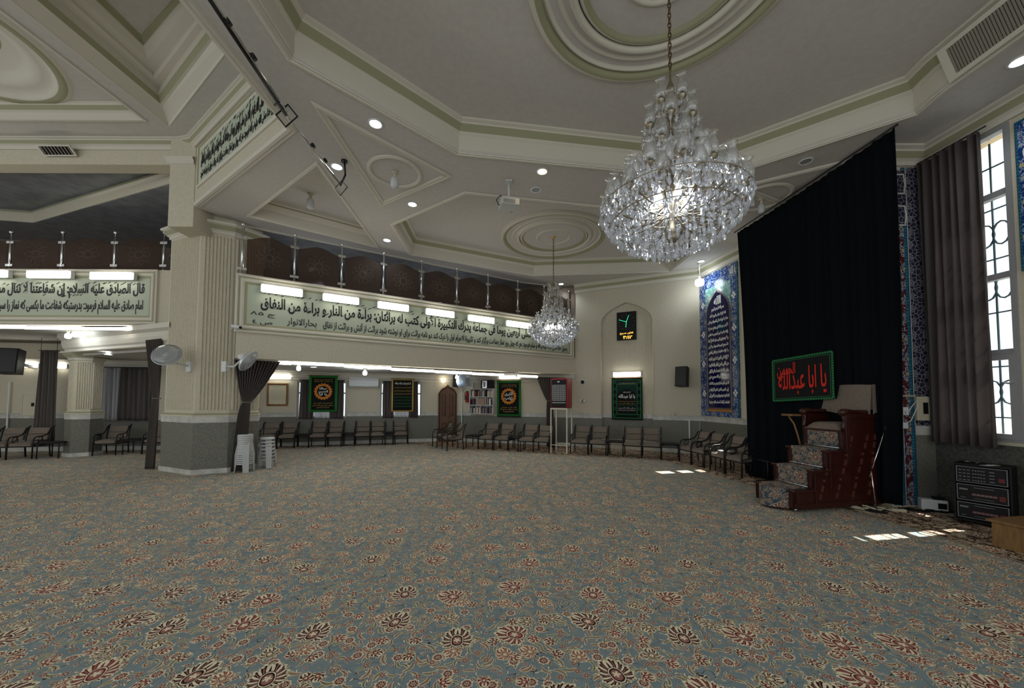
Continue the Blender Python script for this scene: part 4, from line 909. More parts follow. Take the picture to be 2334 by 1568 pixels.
seat('c', LT, 1634, cb + 'below the tiled panel with a white cloth on its seat'); seat('c', LT, 1668, cb + 'below the tiled panel, nearest the black drape')
seat('t', LT, 1611, 'dark side table between the armchairs below the tiled panel'); seat('t', LT, 1700, 'dark side table half hidden by the black drape', off=-.52)
x, y = LT.pt(LT.hit(1634, 1015)[0], -.25)
mb = MB(); rr = random.Random(3); mb.grid(lambda u, v: (-.12 + .24 * u, -.16 + .32 * v, .448 + .012 * sin(9 * u + 5 * v) + .01 * rr.random()), 8, 8); o = mb.build('white_cloth', [WHITEP], solid=.006); o.location = (x, y, .004); o.rotation_euler = (0, 0, LT.ang); tag(o, 'crumpled white cloth lying on an armchair below the tiled panel', 'cloth')
seat('c', LL, 42, cb + 'left of the small column', off=-.3); seat('c', LL, -18, cb + 'cut off by the left edge of the photo', off=-.3)
seat('c', LL, 224, cb + 'below the dark curtained window right of the small column', off=-.5); seat('c', LL, 338, cb + 'half hidden behind the tied curtain left of the pillar', off=-.5)
seat('t', LL, 112, 'dark side table beside the small column', off=-.2); seat('t', LL, 287, 'dark side table below the dark curtained window', off=-.5)

# ------------------------------------------------------------------ white stools stacked beside the pillar
def make_stool(label):
    t = thing('stool', label, 'stool'); mb = MB()
    mb.lathe([(.001, .45), (.13, .45), (.145, .44), (.15, .425), (.15, .40), (.142, .40), (.14, .425), (.001, .435)], 20); mb.build('seat', [GREYP], t)
    for k in range(4):
        a = pi / 4 + k * pi / 2; mb = MB(); p0 = [(.135, a - .5), (.135, a + .5)]; p1 = [(.19, a - .28), (.19, a + .28)]
        q = [(r * cos(b), r * sin(b), .41) for r, b in p0] + [(r * cos(b), r * sin(b), 0) for r, b in p1]; q2 = [(x * .94, y * .94, z) for x, y, z in q]
        mb.add(q + q2, [(0, 1, 3, 2), (4, 6, 7, 5), (0, 4, 5, 1), (2, 3, 7, 6), (0, 2, 6, 4), (1, 5, 7, 3)]); mb.build('leg', [GREYP], t)
    mb = MB(); mb.lathe([(.15, .17), (.156, .17), (.156, .20), (.15, .20), (.15, .17)], 20, smooth=False); mb.build('stretcher', [GREYP], t)
    return t
s1 = at_z(545, 1077, 0); s2 = at_z(577, 1069, 0); st0 = None; ordn = ['bottom', 'second', 'third', 'fourth', 'fifth', 'sixth', 'seventh', 'eighth', 'ninth', 'tenth', 'topmost']
for i in range(10):
    lab = 'grey white plastic stool, %s from the floor in the tall stack beside the pillar' % (ordn[i] if i < 9 else 'topmost'); loc = (s1.x + .03, s1.y + .1, i * .04)
    if i == 9: lab = 'grey white plastic stool, topmost of the tall stack beside the pillar'
    if st0 is None: st0 = make_stool(lab); st0.location = loc; st0['group'] = 'stacked plastic stools'
    else: dup(st0, loc, 0, lab)
for i in range(4): dup(st0, (s2.x + .14, s2.y + .25, i * .078), .0, 'grey white plastic stool, %s in the shorter stack behind the tall one' % ('bottom', 'second', 'third', 'topmost')[i])

# ------------------------------------------------------------------ banners
def banner_base(name, label, W, px0, py0, px1, py1, off, border, field, bw=.06, cat='banner', wave=.008):
    s0, z1 = W.hit(px0, py0, off); s1, z0 = W.hit(px1, py1, off); w, h = s1 - s0, z1 - z0
    t = on_wall(name, label, cat, W, (s0 + s1) / 2, z0, None, off)
    mb = MB(); mb.grid(lambda u, v: (-w / 2 + w * u, wave * sin(u * 9), h * v), 12, 6); mb.build('cloth', [border], t, solid=.006)
    if field: mb = MB(); mb.grid(lambda u, v: (-w / 2 + bw + (w - 2 * bw) * u, -.007 + wave * sin((bw / w + u * (1 - 2 * bw / w)) * 9), bw + (h - 2 * bw) * v), 12, 6); mb.build('field', [field], t, solid=.003)
    mb = MB(); mb.cyl((-w / 2 - .04, 0, h), (w / 2 + .04, 0, h), .012, n=8); mb.build('rod', [WOODG], t)
    return t, w, h
def sun_banner(label, W, a, b, c, d, off, lines_c, top, bottom):
    t, w, h = banner_base('banner', label, W, a, b, c, d, off, GREENF, BLACKF, .075); cz = h * .56; R = w * .335; y = -.022
    mb = MB(); st = []
    for k in range(36): r = R if k % 2 == 0 else R * .86; st.append((r * cos(2 * pi * k / 36), cz + r * sin(2 * pi * k / 36)))
    mb.prism(st, y - .004, y + .008); mb.build('sun_emblem', [ORANGE], t)
    mb = MB(); mb.prism([(R * .64 * cos(2 * pi * k / 32), cz + R * .64 * sin(2 * pi * k / 32)) for k in range(32)], y - .008, y); mb.build('disc', [BLACKF], t)
    n = len(lines_c)
    for i, l in enumerate(lines_c):
        f = (.50, .50) if n == 2 else (.42, .5, .42)
        lettering('lettering', l, WHITEF, t, -R * f[i], R * f[i], cz + R * .5 - (i + 1) * R / n, cz + R * .5 - i * R / n, y - .008, .04)
    for i, l in enumerate(top): lettering('lettering', l, GOLDF, t, -w * .32, w * .32, h * .86 - .055 * i, h * .86 - .055 * i + .05, y + .006, .01)
    for i, l in enumerate(bottom): lettering('lettering', l, GOLDF, t, -w * (.33, .36, .22)[i % 3], w * (.33, .36, .22)[i % 3], h * .22 - .07 * i, h * .22 - .07 * i + .055, y + .006, .01)
    return t
sun_banner('green bordered black banner with orange sun emblem hanging in front of a curtained window', WA, 705, 855, 768, 939, .3, ['عبدالله', 'الحسین', 'یا ابا'], ['السلام علیک یا ابا عبدالله', 'و علی الارواح'], ['السلام علی الحسین', 'و علی علی بن الحسین', 'و علی اصحاب الحسین'])
t = sun_banner('green bordered black banner with orange sun emblem hanging beside the bookshelf', WB, 1133, 868, 1187, 949, .12, ['الکبری', 'زینب'], ['السلام علیک یا زینب', 'یا بنت امیر'], ['السلام علیک', 'یا زینب الکبری سلام الله', 'علیها'])
mb = MB(); w = WB.hit(1187, 900, .12)[0] - WB.hit(1133, 900, .12)[0]
for k in range(13): x = -w / 2 + w * (k + .5) / 13; mb.prism([(x - w / 28, .0), (x + w / 28, 0), (x, -.06)], -.004, .004)
mb.build('fringe', [BLACKF], t)
t, w, h = banner_base('banner', 'black banner with gold border and white and green lettering in front of the second window', WA, 893, 863, 942, 938, .3, GOLDF, BLACKF, .05)
lettering('lettering', 'السلام علیک یا ابا عبدالله', WHITEF, t, -w * .36, w * .36, h * .80, h * .90, -.02, .03)
for i in range(7): lettering('lettering', ('السلام علی الحسین و علی علی بن الحسین', 'و علی اولاد الحسین و علی اصحاب الحسین')[i % 2], GOLDF if i < 3 else EMBG, t, -w * .38, w * .38, h * (.70 - .095 * i), h * (.76 - .095 * i), -.02, .01)
t, w, h = banner_base('banner', 'dark green and black banner with an arch and white lettering in the arched niche', WN, 1394, 862, 1465, 958, .0, BLACKF, DGREEN, .13)
mb = MB(); mb.vsweep([(-.012, .018), (.012, .018)], rect(-w / 2 + .05, w / 2 - .05, .06, h - .06), True); mb.vsweep([(-.008, .022), (.008, .022)], rect(-w / 2 + .16, w / 2 - .16, .18, h - .2), True); mb.build('border_lines', [EMBG], t)
mb = MB(); ar = [(-w * .3, .2), (w * .3, .2)] + arch(-w * .3, w * .3, h * .58, h * .74, 6); mb.prism(ar, -.020, -.012); mb.build('arch', [BLACKF], t)
for k in range(6):
    for sx in (-1, 1):
        mb = MB(); mb.lathe([(.03, 0), (.045, .004), (.03, .008), (.03, 0)], 12, xf=Matrix.Translation((sx * (w / 2 - .1), -.016, .14 + k * (h - .28) / 5)) @ Matrix.Rotation(pi / 2, 4, 'X'), smooth=False); mb.build('rosette', [EMBG], t)
lettering('lettering', 'یا ابا عبدالله', WHITEF, t, -w * .27, w * .27, h * .50, h * .61, -.021, .03)
lettering('lettering', 'السلام علیک', WHITEF, t, -w * .12, w * .12, h * .63, h * .68, -.021, .02)
for i in range(5): lettering('lettering', ('السلام علی الحسین و علی علی بن الحسین', 'و علی اولاد الحسین')[i % 2], (GOLDF, GOLDF, EMBG, WHITEF, WHITEF)[i], t, -w * .28, w * .28, h * (.42 - .052 * i), h * (.455 - .052 * i), -.021, .01)
lettering('lettering', 'السلام علیک یا ابا عبدالله الحسین', GOLDF, t, -w * .25, w * .25, h * .84, h * .88, -.02, .01)

# ------------------------------------------------------------------ windows with curtains on the far wall
def window_far(n, span_, z0, z1):
    a, b = span_; x, y = WA.pt(a); t = bpy.data.objects.new('window_%d' % n, None); COL.objects.link(t); t.location = (x, y, z0); t.rotation_euler = (0, 0, WA.ang); t['kind'] = 'structure'; w = b - a; h = z1 - z0
    mb = MB(); mb.vsweep([(0, 0), (0, -.10), (.05, -.10), (.05, -.05), (0, -.05)], rect(0, w, 0, h), True); mb.box(w / 2 - .03, w / 2 + .03, .05, .1, 0, h); mb.box(0, w, .05, .1, h * .66, h * .66 + .05); mb.build('window_frame', [WHITEP], t)
    mb = MB(); mb.box(.03, w - .03, .07, .078, .03, h - .03); mb.build('pane', [PANE], t)
window_far(2, w1, .93, 2.17); window_far(3, w2, .93, 2.17); window_far(4, w0, .93, 2.17)
def curtain(name, label, W, s0, s1, z0, z1, off, folds, m, amp=.035, cat='curtain', group=None, rings=False, seed=0, lean=0, hem=.01):
    w = s1 - s0; h = z1 - z0; t = on_wall(name, label, cat, W, s0, z0, group, off); R = random.Random(seed); ph = [R.random() * 6 for _ in range(4)]; nu = folds * 9
    f = lambda u, v: (w * u + lean * (1 - v) * (u - .5) + .012 * sin(ph[1] + v * 3 + u * 20), amp * (.75 + .25 * v) * sin(2 * pi * folds * (u + .012 * sin(ph[0] + u * 11)) + .5 * sin(ph[2] + v * 2.2)) + .2 * amp * sin(u * 37 + ph[3]), h * v + (hem * sin(u * 25 + ph[1]) if v == 0 else 0))
    mb = MB(); mb.grid(f, nu, 14); mb.build('cloth', [m], t, solid=.004)
    mb = MB(); mb.cyl((-.04, 0, h + .015), (w + .04, 0, h + .015), .012, n=8); mb.build('rod', [BLACKM], t); return t
def half(W, a, b): return W.hit(a, 900, .1)[0], W.hit(b, 900, .1)[0]
for px0, px1, lab, sd in ((683, 716, 'dark curtain left of the green bordered banner on the far window', 1), (752, 783, 'dark curtain right of the green bordered banner on the far window', 2), (873, 899, 'dark curtain left of the gold bordered banner on the far window', 3), (932, 953, 'dark curtain right of the gold bordered banner on the far window', 4), (535, 582, 'dark window curtain behind the tied curtain beside the stools', 5)):
    a, b = half(WA, px0, px1); curtain('window_curtain', lab, WA, a, b, .9, 2.2, .1, max(4, int((b - a) / .1)), CURTW, group='dark curtains on the far windows', seed=sd)
for px0, px1, lab, sd in ((716, 752, 'white sheer curtain below the green bordered banner', 7), (899, 932, 'white sheer curtain below the gold bordered banner', 8)):
    a, b = half(WA, px0, px1); curtain('sheer_curtain', lab, WA, a, b, .92, 2.15, .1, 4, SHEER, .02, 'sheer curtain', seed=sd)
for px0, px1, lab, m, sd in ((204, 232, 'narrow dark curtain next to the small column', CURT, 11), (232, 272, 'pale grey curtain panel between dark curtains behind the small column', SHEER, 12), (272, 345, 'wide dark curtain with metal eyelets left of the pillar', CURT, 13)):
    a, b = WA2.hit(px0, 900, .15)[0], WA2.hit(px1, 900, .15)[0]; curtain('window_curtain', lab, WA2, a + .01, b - .01, WA2.hit(270, 958, .15)[1], WA2.hit(270, 838, .15)[1], .15, max(4, int((b - a) / .14)), m, .05, seed=sd)
a, b = WA2.hit(86, 900, .7)[0], WA2.hit(127, 900, .7)[0]
curtain('hanging_curtain', 'long grey brown curtain hanging beside the small column', WA2, a, b, .35, WA2.hit(105, 800, .7)[1], .7, 6, CURT, .05, seed=21, lean=.12)
ht = bpy.data.objects['hanging_curtain']; hz = WA2.hit(105, 800, .7)[1] - .35
for xx in (0.02, b - a - .02): mb = MB(); mb.cyl((xx, 0, hz), (xx, 0, 3.27 - .35), .005, n=6); mb.build('hanger', [BLACKM], ht)
def tied(label, top0, top1, tie, foot0, foot1, seed, n=12):
    """curtain gathered by a tie: the five arguments are world points"""
    t = thing('tied_curtain', label, 'curtain', tie, 0); T = Vector(tie); R = random.Random(seed); a0, a1, b0, b1 = [Vector(p) - T for p in (top0, top1, foot0, foot1)]
    ax = (a1 - a0); ax.z = 0; ax.normalize(); nn = Vector((-ax.y, ax.x, 0))
    def f(u, v):
        if v > .5: k = (v - .5) / .5; q = a0.lerp(a1, u) * k; w = .1 + .9 * k ** .75; p = a0.lerp(a1, u); p = Vector((p.x * k ** .85 + ax.x * (u - .5) * .15 * (1 - k), p.y * k ** .85 + ax.y * (u - .5) * .15 * (1 - k), p.z * k))
        else: k = (.5 - v) / .5; p = b0.lerp(b1, u); kk = k ** .6; p = Vector((p.x * kk + ax.x * (u - .5) * .15 * (1 - k), p.y * kk + ax.y * (u - .5) * .15 * (1 - k), p.z * k)); w = .1 + .5 * kk
        return p + nn * (.05 * w * sin(2 * pi * n * u + 1.5 * sin(3 * u + seed)) + .02 * (1 - w) * cos(2 * pi * (u - .5)))
    mb = MB(); mb.grid(f, n * 8, 28); mb.build('cloth', [CURT], t, solid=.004)
    mb = MB(); mb.tube([tuple(ax * .085 * cos(2 * pi * i / 14) + nn * .04 * sin(2 * pi * i / 14)) for i in range(14)], .013, 6, closed=True); mb.build('tie', [CHAIRF], t); return t
p = lambda px, py, off=-.35: Vector((*WF.pt(WF.hit(px, py, off)[0], off), WF.hit(px, py, off)[1]))
tied('grey curtain tied back right of the pillar behind the white stools', p(532, 819), p(640, 824), p(562, 917), tuple(p(528, 990)[:2]) + (.03,), tuple(p(562, 990)[:2]) + (.03,), 1, 14)
q = lambda px, py, y: at_y(px, py, y)
tied('grey curtain tied back left of the pillar', q(334, 776, 8.35), q(369, 772, 8.35), q(357, 908, 8.35), q(332, 1068, 8.35), q(352, 1068, 8.35), 2, 8)
q2 = lambda px, py: Vector((*WB.pt(WB.hit(px, py, .55)[0], .55), WB.hit(px, py, .55)[1]))
tied('grey curtain tied back behind the red cooler', q2(1223, 859), q2(1290, 861), q2(1252, 914), tuple(q2(1246, 990)[:2]) + (.02,), tuple(q2(1266, 990)[:2]) + (.02,), 3, 12)
# ------------------------------------------------------------------ black drape with its embroidered banner
DTL, DTR = at_y(1680, 530, 8.05), Vector(at_z(2040, 290, H - .04))
DBL, DBR = Vector((*fl(1706, 1088), .04)), Vector((*at_z(2061, 1154, .1)[:2], .1))
DBL.xy = (5.0, 7.95) if False else DBL.xy
dn = Vector((-(DTR.y - DTL.y), DTR.x - DTL.x, 0)).normalized()
def drape_pt(u, v, fold=True):
    p = DBL.lerp(DBR, u).lerp(DTL.lerp(DTR, u), v)
    if fold: p = p + dn * (.03 * sin(u * 62 + 2 * sin(u * 5)) * (.35 + .65 * (1 - v)) + .012 * sin(u * 143) + .05 * sin(v * 3.0) * sin(u * 7 + 1))
    return p
o0 = DBL.copy(); t = thing('black_drape', 'tall black velvet drape hung behind the stepped pulpit', 'drape', o0)
mb = MB(); mb.grid(lambda u, v: drape_pt(u, v) - o0 + Vector((0, 0, -.10 * sin(pi * u) ** 1.0 * (v > .99) * .4)), 150, 24); mb.build('cloth', [VELVET], t, solid=.006)
mb = MB(); mb.tube([DTL - o0 + Vector((-.03, .05, .02)), DTR - o0 + Vector((.01, -.03, .02))], .014, 8); mb.build('rail', [BLACKM], t)
for py in (.9, .6, .3): pass
def drape_hit(px, py):                                     # point of the (unfolded) drape on a sight line
    best = None; r = ray(px, py); a = DBL.lerp(DTL, .3); b = DBR.lerp(DTR, .3); d = (b - a); n = Vector((-d.y, d.x, 0)).normalized(); tt = n.dot(a - EYEV) / n.dot(r); return EYEV + r * tt
bl, br, tl, tr = [drape_hit(*q) + dn * 0 for q in ((1776, 917), (1918, 907), (1771, 821), (1911, 801))]
cen = (bl + br + tl + tr) / 4; ex = (br - bl + tr - tl); W_ = ex.length / 2; ex.z = 0; ang = atan2(ex.y, ex.x); h = ((tl + tr) - (bl + br)).length / 2; w = W_
shift = Vector((sin(ang), -cos(ang), 0)) * .13
t = thing('embroidered_banner', 'small black banner with red lettering and a green scalloped border pinned to the black drape', 'banner', cen + shift, ang)
sk = (br.z - bl.z + tr.z - tl.z) / 2 / w                     # the banner hangs a little askew
zf = lambda x: sk * x
mb = MB(); mb.add([(sx * w / 2, y, sz * h / 2 + zf(sx * w / 2)) for y in (0, .006) for sz in (-1, 1) for sx in (-1, 1)], [(0, 1, 3, 2), (4, 6, 7, 5), (0, 4, 5, 1), (2, 3, 7, 6), (0, 2, 6, 4), (1, 5, 7, 3)]); mb.build('cloth', [BLACKF], t)
mb = MB(); bwid = .035
for a, b in (((-1, -1), (1, -1)), ((1, -1), (1, 1)), ((1, 1), (-1, 1)), ((-1, 1), (-1, -1))):
    n = int((w if a[1] == b[1] else h) / .042)
    for k in range(n):
        f = (k + .5) / n; x = (a[0] + (b[0] - a[0]) * f) * (w / 2 - bwid * .4); z = (a[1] + (b[1] - a[1]) * f) * (h / 2 - bwid * .4) + zf(x)
        mb.lathe([(.001, -.004), (.014, -.007), (.020, -.002), (.020, .002)], 9, o=(0, 0, 0), xf=Matrix.Translation((x, -.004, z)) @ Matrix.Rotation(-pi / 2, 4, 'X'), smooth=False)
mb.build('scalloped_border', [EMBG], t)
mb = MB(); mb.vsweep([(-.004, .006), (.004, .006)], [(x, z + zf(x)) for x, z in rect(-w / 2 + .05, w / 2 - .05, -h / 2 + .05, h / 2 - .05)], True); mb.build('inner_line', [EMBG], t)
lettering('lettering', 'یا ابا عبدالله', REDF, t, -w * .38, w * .40, -h * .36, h * .26, -.007, .012, slope=sk * w * .8)
lettering('lettering', 'الحسین', REDF, t, -w * .40, -w * .08, h * .02, h * .36, -.007, .012, slope=sk * w * .38)

# ------------------------------------------------------------------ stepped pulpit
RUN = carpet_mat('stair_runner', srgb(84, 100, 116), True, .52)
po = at_z(1813, 1161, .05); pa = radians(11.5); t = thing('stepped_pulpit', 'dark red wooden stepped pulpit with carpeted steps in front of the black drape', 'pulpit', (po.x, po.y, 0), pa)
PW = .66; prof = [(0, .05), (1.6, .05), (1.6, 1.40), (.93, 1.40), (.93, .86), (.62, .86), (.62, .585), (.34, .585), (.34, .31), (0, .31)]
for nm, y0, y1 in (('side_panel', 0, .035), ('side_panel', PW - .035, PW)):
    mb = MB(); mb.prism(prof, y0, y1)
    if y0 == 0:
        for a, b, c, d in ((0, 1.6, .05, .12), (1.54, 1.6, .12, 1.4), (.93, .99, .62, 1.4), (.99, 1.54, 1.33, 1.4), (.34, .38, .12, .585), (.62, .66, .3, .86)): mb.box(a, b, -.015, 0, c, d)
    mb.build(nm, [WOODR], t, bevel=.004)
mb = MB()
for k in range(4):                                          # carved diagonal inlays on the near side
    x0, z0 = .42 + .30 * k, .16 + .01 * k; n = 5 + (k > 0) * 3
    for j in range(n):
        f = j / 9; xa, za = x0 + .38 * f * (1 if k < 3 else .5), z0 + 1.05 * f
        if xa > 1.5 or za > 1.25: continue
        lim = .28 if xa < .62 else .56 if xa < .93 else .83 if xa < 0 else 1.3
        if xa < .66 and za > .52: continue
        if .66 <= xa < .97 and za > .80: continue
        if j % 3 == 2: mb.box(xa - .02, xa + .02, -.012, .0, za + .02, za + .055)
        else: mb.bar((xa, -.006, za), (xa + .028, -.006, za + .085), .012, .03)
mb.build('carved_inlay', [wood_mat('inlay_wood', srgb(104, 56, 46), srgb(84, 44, 36), .4)], t)
for i, (x0, x1, z) in enumerate(((0, .36, .31), (.34, .64, .585), (.62, .95, .86))):
    mb = MB(); mb.box(x0 - .025, x1, -.02, PW + .02, z - .03, z); mb.build('tread', [WOODR], t, bevel=.006)
    zb = .05 if i == 0 else z - .275
    mb = MB(); mb.box(x0, x0 + .025, 0, PW, zb, z - .03); mb.build('riser', [WOODR], t)
    if i:
        mb = MB(); mb.box(x0 - .014, x0, .10, PW - .10, zb + .004, z - .03); mb.box(x0 - .034, x1, .10, PW - .10, z, z + .012); mb.box(x0 - .036, x0 - .024, .10, PW - .10, z - .035, z + .012); mb.build('runner', [RUN], t)
        mb = MB(); mb.cyl((x0 - .03, .07, zb + .025), (x0 - .03, PW - .07, zb + .025), .009, n=8); mb.build('stair_rod', [CHROME], t)
# bowed bottom step
mb = MB(); bow = [(-.20 * sin(pi * k / 12) ** .8, .10 + (PW - .2) * k / 12) for k in range(13)]
mb.slab(ccw([(.05, .10)] + bow + [(.05, PW - .10)]), .04, .315); mb.slab(ccw([(.34, .10), (.34, PW - .10), (.0, PW - .10), (.0, .10)]), .31, .323); mb.build('runner', [RUN], t)
mb = MB(); mb.slab(ccw([(.05, .12)] + [(x * .9, y) for x, y in bow] + [(.05, PW - .12)]), .025, .05); mb.build('bowed_plinth', [WOODR], t)
mb = MB(); mb.box(.93, .955, 0, PW, .86, 1.13); mb.build('riser', [WOODR], t)
mb = MB(); mb.box(.916, .93, .10, PW - .10, .865, 1.12); mb.build('runner', [RUN], t)
mb = MB(); mb.cyl((.90, .07, .885), (.90, PW - .07, .885), .009, n=8); mb.build('stair_rod', [CHROME], t)
mb = MB(); mb.box(.9, 1.6, .035, PW - .035, 1.12, 1.15); mb.build('seat_board', [WOODR], t)
mb = MB(); mb.grid(lambda u, v: (.90 + .5 * u, .07 + (PW - .14) * v, 1.16 + .10 * (1 - (2 * u - 1) ** 6) * (1 - (2 * v - 1) ** 6)), 14, 14); mb.box(.90, 1.4, .07, PW - .07, 1.152, 1.165); mb.build('seat_cushion', [CHAIRF], t)
for y in (.03, PW - .03):
    mb = MB(); mb.tube([(1.5, y, 1.42), (1.1, y, 1.42), (.98, y, 1.43), (.93, y, 1.42)], [.035, .04, .045, .05], 10); mb.ball((.925, y, 1.415), .055, 12, 8); mb.build('armrest', [WOODR], t)
    mb = MB(); mb.tube([(.93, y, 1.40), (.96, y, 1.30), (.93, y, 1.20), (.95, y, 1.14)], [.03, .022, .028, .03], 8); mb.build('arm_post', [WOODR], t)
mb = MB(); mb.box(1.45, 1.6, 0, PW, 1.38, 1.78); mb.build('back_panel', [WOODR], t, bevel=.01)
mb = MB()
def cover(u, v):
    a = (u - .5) * 2; y = PW / 2 + a * (PW / 2 + .03); k = v
    if k < .5: z = 1.40 + .02 * sin(9 * u) + (1.83 - 1.40) * (k / .42) if k < .42 else 1.83 + .02 * (k - .42) / .08; x = 1.40 - .10 * max(0, .42 - k)
    else: x = 1.42 + (k - .5) / .5 * .22; z = 1.85 - .02 * ((k - .5) / .5) ** 2
    return (x - .012 * cos(a * 2), y, z - .015 * a * a)
mb.grid(cover, 16, 24); mb.box(1.42, 1.63, -.03, PW + .03, 1.46, 1.835); mb.grid(lambda u, v: (1.41 + .22 * u, -.035, 1.385 + .03 * sin(u * 6) * (1 - v) + (1.84 - 1.385) * v), 8, 8); mb.build('cloth_cover', [CHAIRF], t, bevel=.01)
for x, y in ((.06, .04), (1.5, .05), (.06, PW - .04), (1.5, PW - .05)):
    mb = MB(); mb.lathe([(.001, -.012), (.03, -.012), (.03, .012), (.001, .012)], 12, xf=Matrix.Translation((x, y, .031)) @ Matrix.Rotation(pi / 2, 4, 'X')); mb.box(x - .02, x + .02, y - .018, y + .018, .045, .075); mb.build('caster', [CHROME], t)
mb = MB(); mb.box(.74, .92, PW + .0, PW + .2, 1.335, 1.365); mb.tube([(.80, PW + .12, 1.33), (.86, PW + .08, 1.2), (.90, PW + .05, 1.0), (.92, PW + .03, .84)], .014, 6); mb.build('side_shelf', [WOODL], t)

# microphone stand
mo = at_z(1990, 1164, 0); t = thing('microphone_stand', 'chrome microphone stand with angled boom beside the stepped pulpit', 'microphone stand', (mo.x, mo.y - .05, 0))
mb = MB(); mb.lathe([(.001, .02), (.10, .02), (.12, .01), (.12, 0)], 20); mb.build('base', [BLACKM], t)
k1 = at_y(1985, 1070, mo.y - .05) - Vector((mo.x, mo.y - .05, 0)); k2 = at_y(2016, 982, mo.y - .05) - Vector((mo.x, mo.y - .05, 0)); k3 = at_y(1982, 1086, mo.y - .05) - Vector((mo.x, mo.y - .05, 0))
mb = MB(); mb.cyl((0, 0, .02), k1, .009, n=8); mb.build('pole', [CHROME], t)
mb = MB(); mb.cyl(k3, k2, .008, n=8); mb.build('boom', [CHROME], t)
mb = MB(); mb.cyl(k2, k2 + Vector((.015, 0, .07)), .018, n=10); mb.build('microphone', [BLACKP], t)
mb = MB(); mb.ball(tuple(k1), .022, 10, 6); mb.build('clutch', [BLACKP], t)

# ------------------------------------------------------------------ right window, its curtain, tiles
x, y = WR.pt(wa); t = bpy.data.objects.new('window_1', None); COL.objects.link(t); t.location = (x, y, WZ0); t.rotation_euler = (0, 0, WR.ang); t['kind'] = 'structure'; w = wb - wa; h = WZ1 - WZ0
mb = MB(); mb.vsweep([(0, .02), (.0, -.10), (.055, -.10), (.055, .02), (0, .02)], rect(0, w, 0, h), True)
FRAMEM = mat('window_frame_plastic', srgb(150, 150, 152), .4)
tz = [WR.hit(2285, q)[1] - WZ0 for q in (436, 627, 803)]
for z in tz: mb.box(.05, w - .05, -.0, .09, z - .04, z + .04)
mb.build('window_frame', [FRAMEM], t)
zs = [0.05] + tz[::-1] + [h - .05]
for i in range(4): mb = MB(); mb.box(.055, w - .055, .045, .053, zs[i] + .03, zs[i + 1] - .03); mb.build('pane', [PANE], t)
lw = .62; mb = MB(); mb.vsweep([(0, .03), (0, -.04), (.07, -.04), (.07, .03), (0, .03)], rect(w - lw, w - .03, .03, tz[2] - .03), True); mb.bar((w - .07, -.05, .75), (w - .16, -.05, .77), .02, .02); mb.build('casement', [FRAMEM], t)
gm = MB()
for k in range(5): xx = w * (k + .5) / 5; gm.tube([(xx, .3, .0), (xx, .3, h)], .011, 6)
for z in (.3, 1.0, 1.75, 2.5, 3.2, 3.8): gm.tube([(0, .3, z), (w, .3, z)], .011, 6)
for k in range(4):
    for z in (.65, 2.1, 2.85): gm.tube([(w * (.2 + .2 * k) + .09 * cos(a), .3, z + .16 * sin(a)) for a in [2 * pi * i / 12 for i in range(12)]], .012, 5, closed=True)
gm.build('grille', [mat('grille_paint', srgb(70, 92, 104), .6)], t)
a, b = WR.hit(2108, 700, .14)[0], WR.hit(2254, 640, .14)[0]; zt = WR.hit(2235, 268, .14)[1]
curtain('window_curtain', 'long dark grey brown curtain hanging at the right window', WR, a, b, WR.hit(2180, 1012, .14)[1], min(zt, 5.24), .14, 7, CURTW, .055, seed=31)
# tile strip beside the window
TURQ = brick_mat('turquoise_brick_tiles', srgb(44, 112, 134), srgb(36, 92, 118), srgb(30, 44, 60), .09, .045)
SIDEW = Wall((5.72, 5.62), (6.40, 5.62))
def sp(a, b): return SIDEW.hit(a, 700)[0], SIDEW.hit(b, 700)[0]
BLUET = tile_mat('blue_floral_tiles', srgb(28, 52, 110), (srgb(176, 186, 196), srgb(44, 96, 150), srgb(190, 160, 70)))
REDT = tile_mat('red_scroll_tiles', srgb(84, 30, 26), (srgb(168, 176, 176), srgb(36, 84, 120), srgb(186, 140, 70)), 9, .3, (3.6, .10, 5), (9, .03))
LATT = lattice_mat('lattice_tiles', srgb(44, 42, 58), srgb(150, 148, 156))
mb = MB(); a0_, a1_ = sp(1990, 2047)[0], sp(2047, 2068); zt = 5.22
s_a, s_b, s_c, s_d = SIDEW.hit(2047, 700)[0], SIDEW.hit(2064, 700)[0], SIDEW.hit(2073, 700)[0], SIDEW.hit(2108, 700)[0]
mb.box(.02, s_a, -.012, 0, .03, zt, 0); mb.box(s_a, s_b, -.014, 0, .03, zt - .9, 1); mb.box(s_b, s_c, -.012, 0, .03, zt, 0); mb.box(s_c, s_d, -.012, 0, 1.22, zt, 2); mb.box(s_c - .005, s_c + .004, -.017, 0, 1.22, zt, 3); mb.box(s_a - .006, s_a, -.017, 0, .03, zt, 3)
mb.box(s_a, s_c, -.016, 0, zt - .9, zt - .05, 2)
mb.box(s_c, SIDEW.L, -.02, 0, .0, 1.08, 4); mb.box(s_c, s_d, -.022, 0, 1.08, 1.22, 3); trim(mb, [TURQ, REDT, LATT, MARBLE, STONE], SIDEW)
for zc_ in (4.45, 4.95):
    mb = MB(); mb.vsweep([(0, .018), (0, .024), (.02, .024), (.02, .018)], [(s_a + .01, zc_ - .16), (s_c - .03, zc_ - .16), (s_c - .01, zc_), (s_c - .03, zc_ + .16), (s_a + .01, zc_ + .16)], True); trim(mb, [MARBLE], SIDEW)
ta = WR.hit(2322, 400)[0]
t = on_wall('tile_panel', 'dark blue tile panel cut off at the right edge of the photo beside the window', 'tile panel', WR, ta, WR.hit(2327, 620)[1])
mb = MB(); hh = 5.15 - WR.hit(2327, 620)[1]; mb.box(0, .9, -.02, -.002, 0, hh); mb.build('tiles', [BLUET], t)
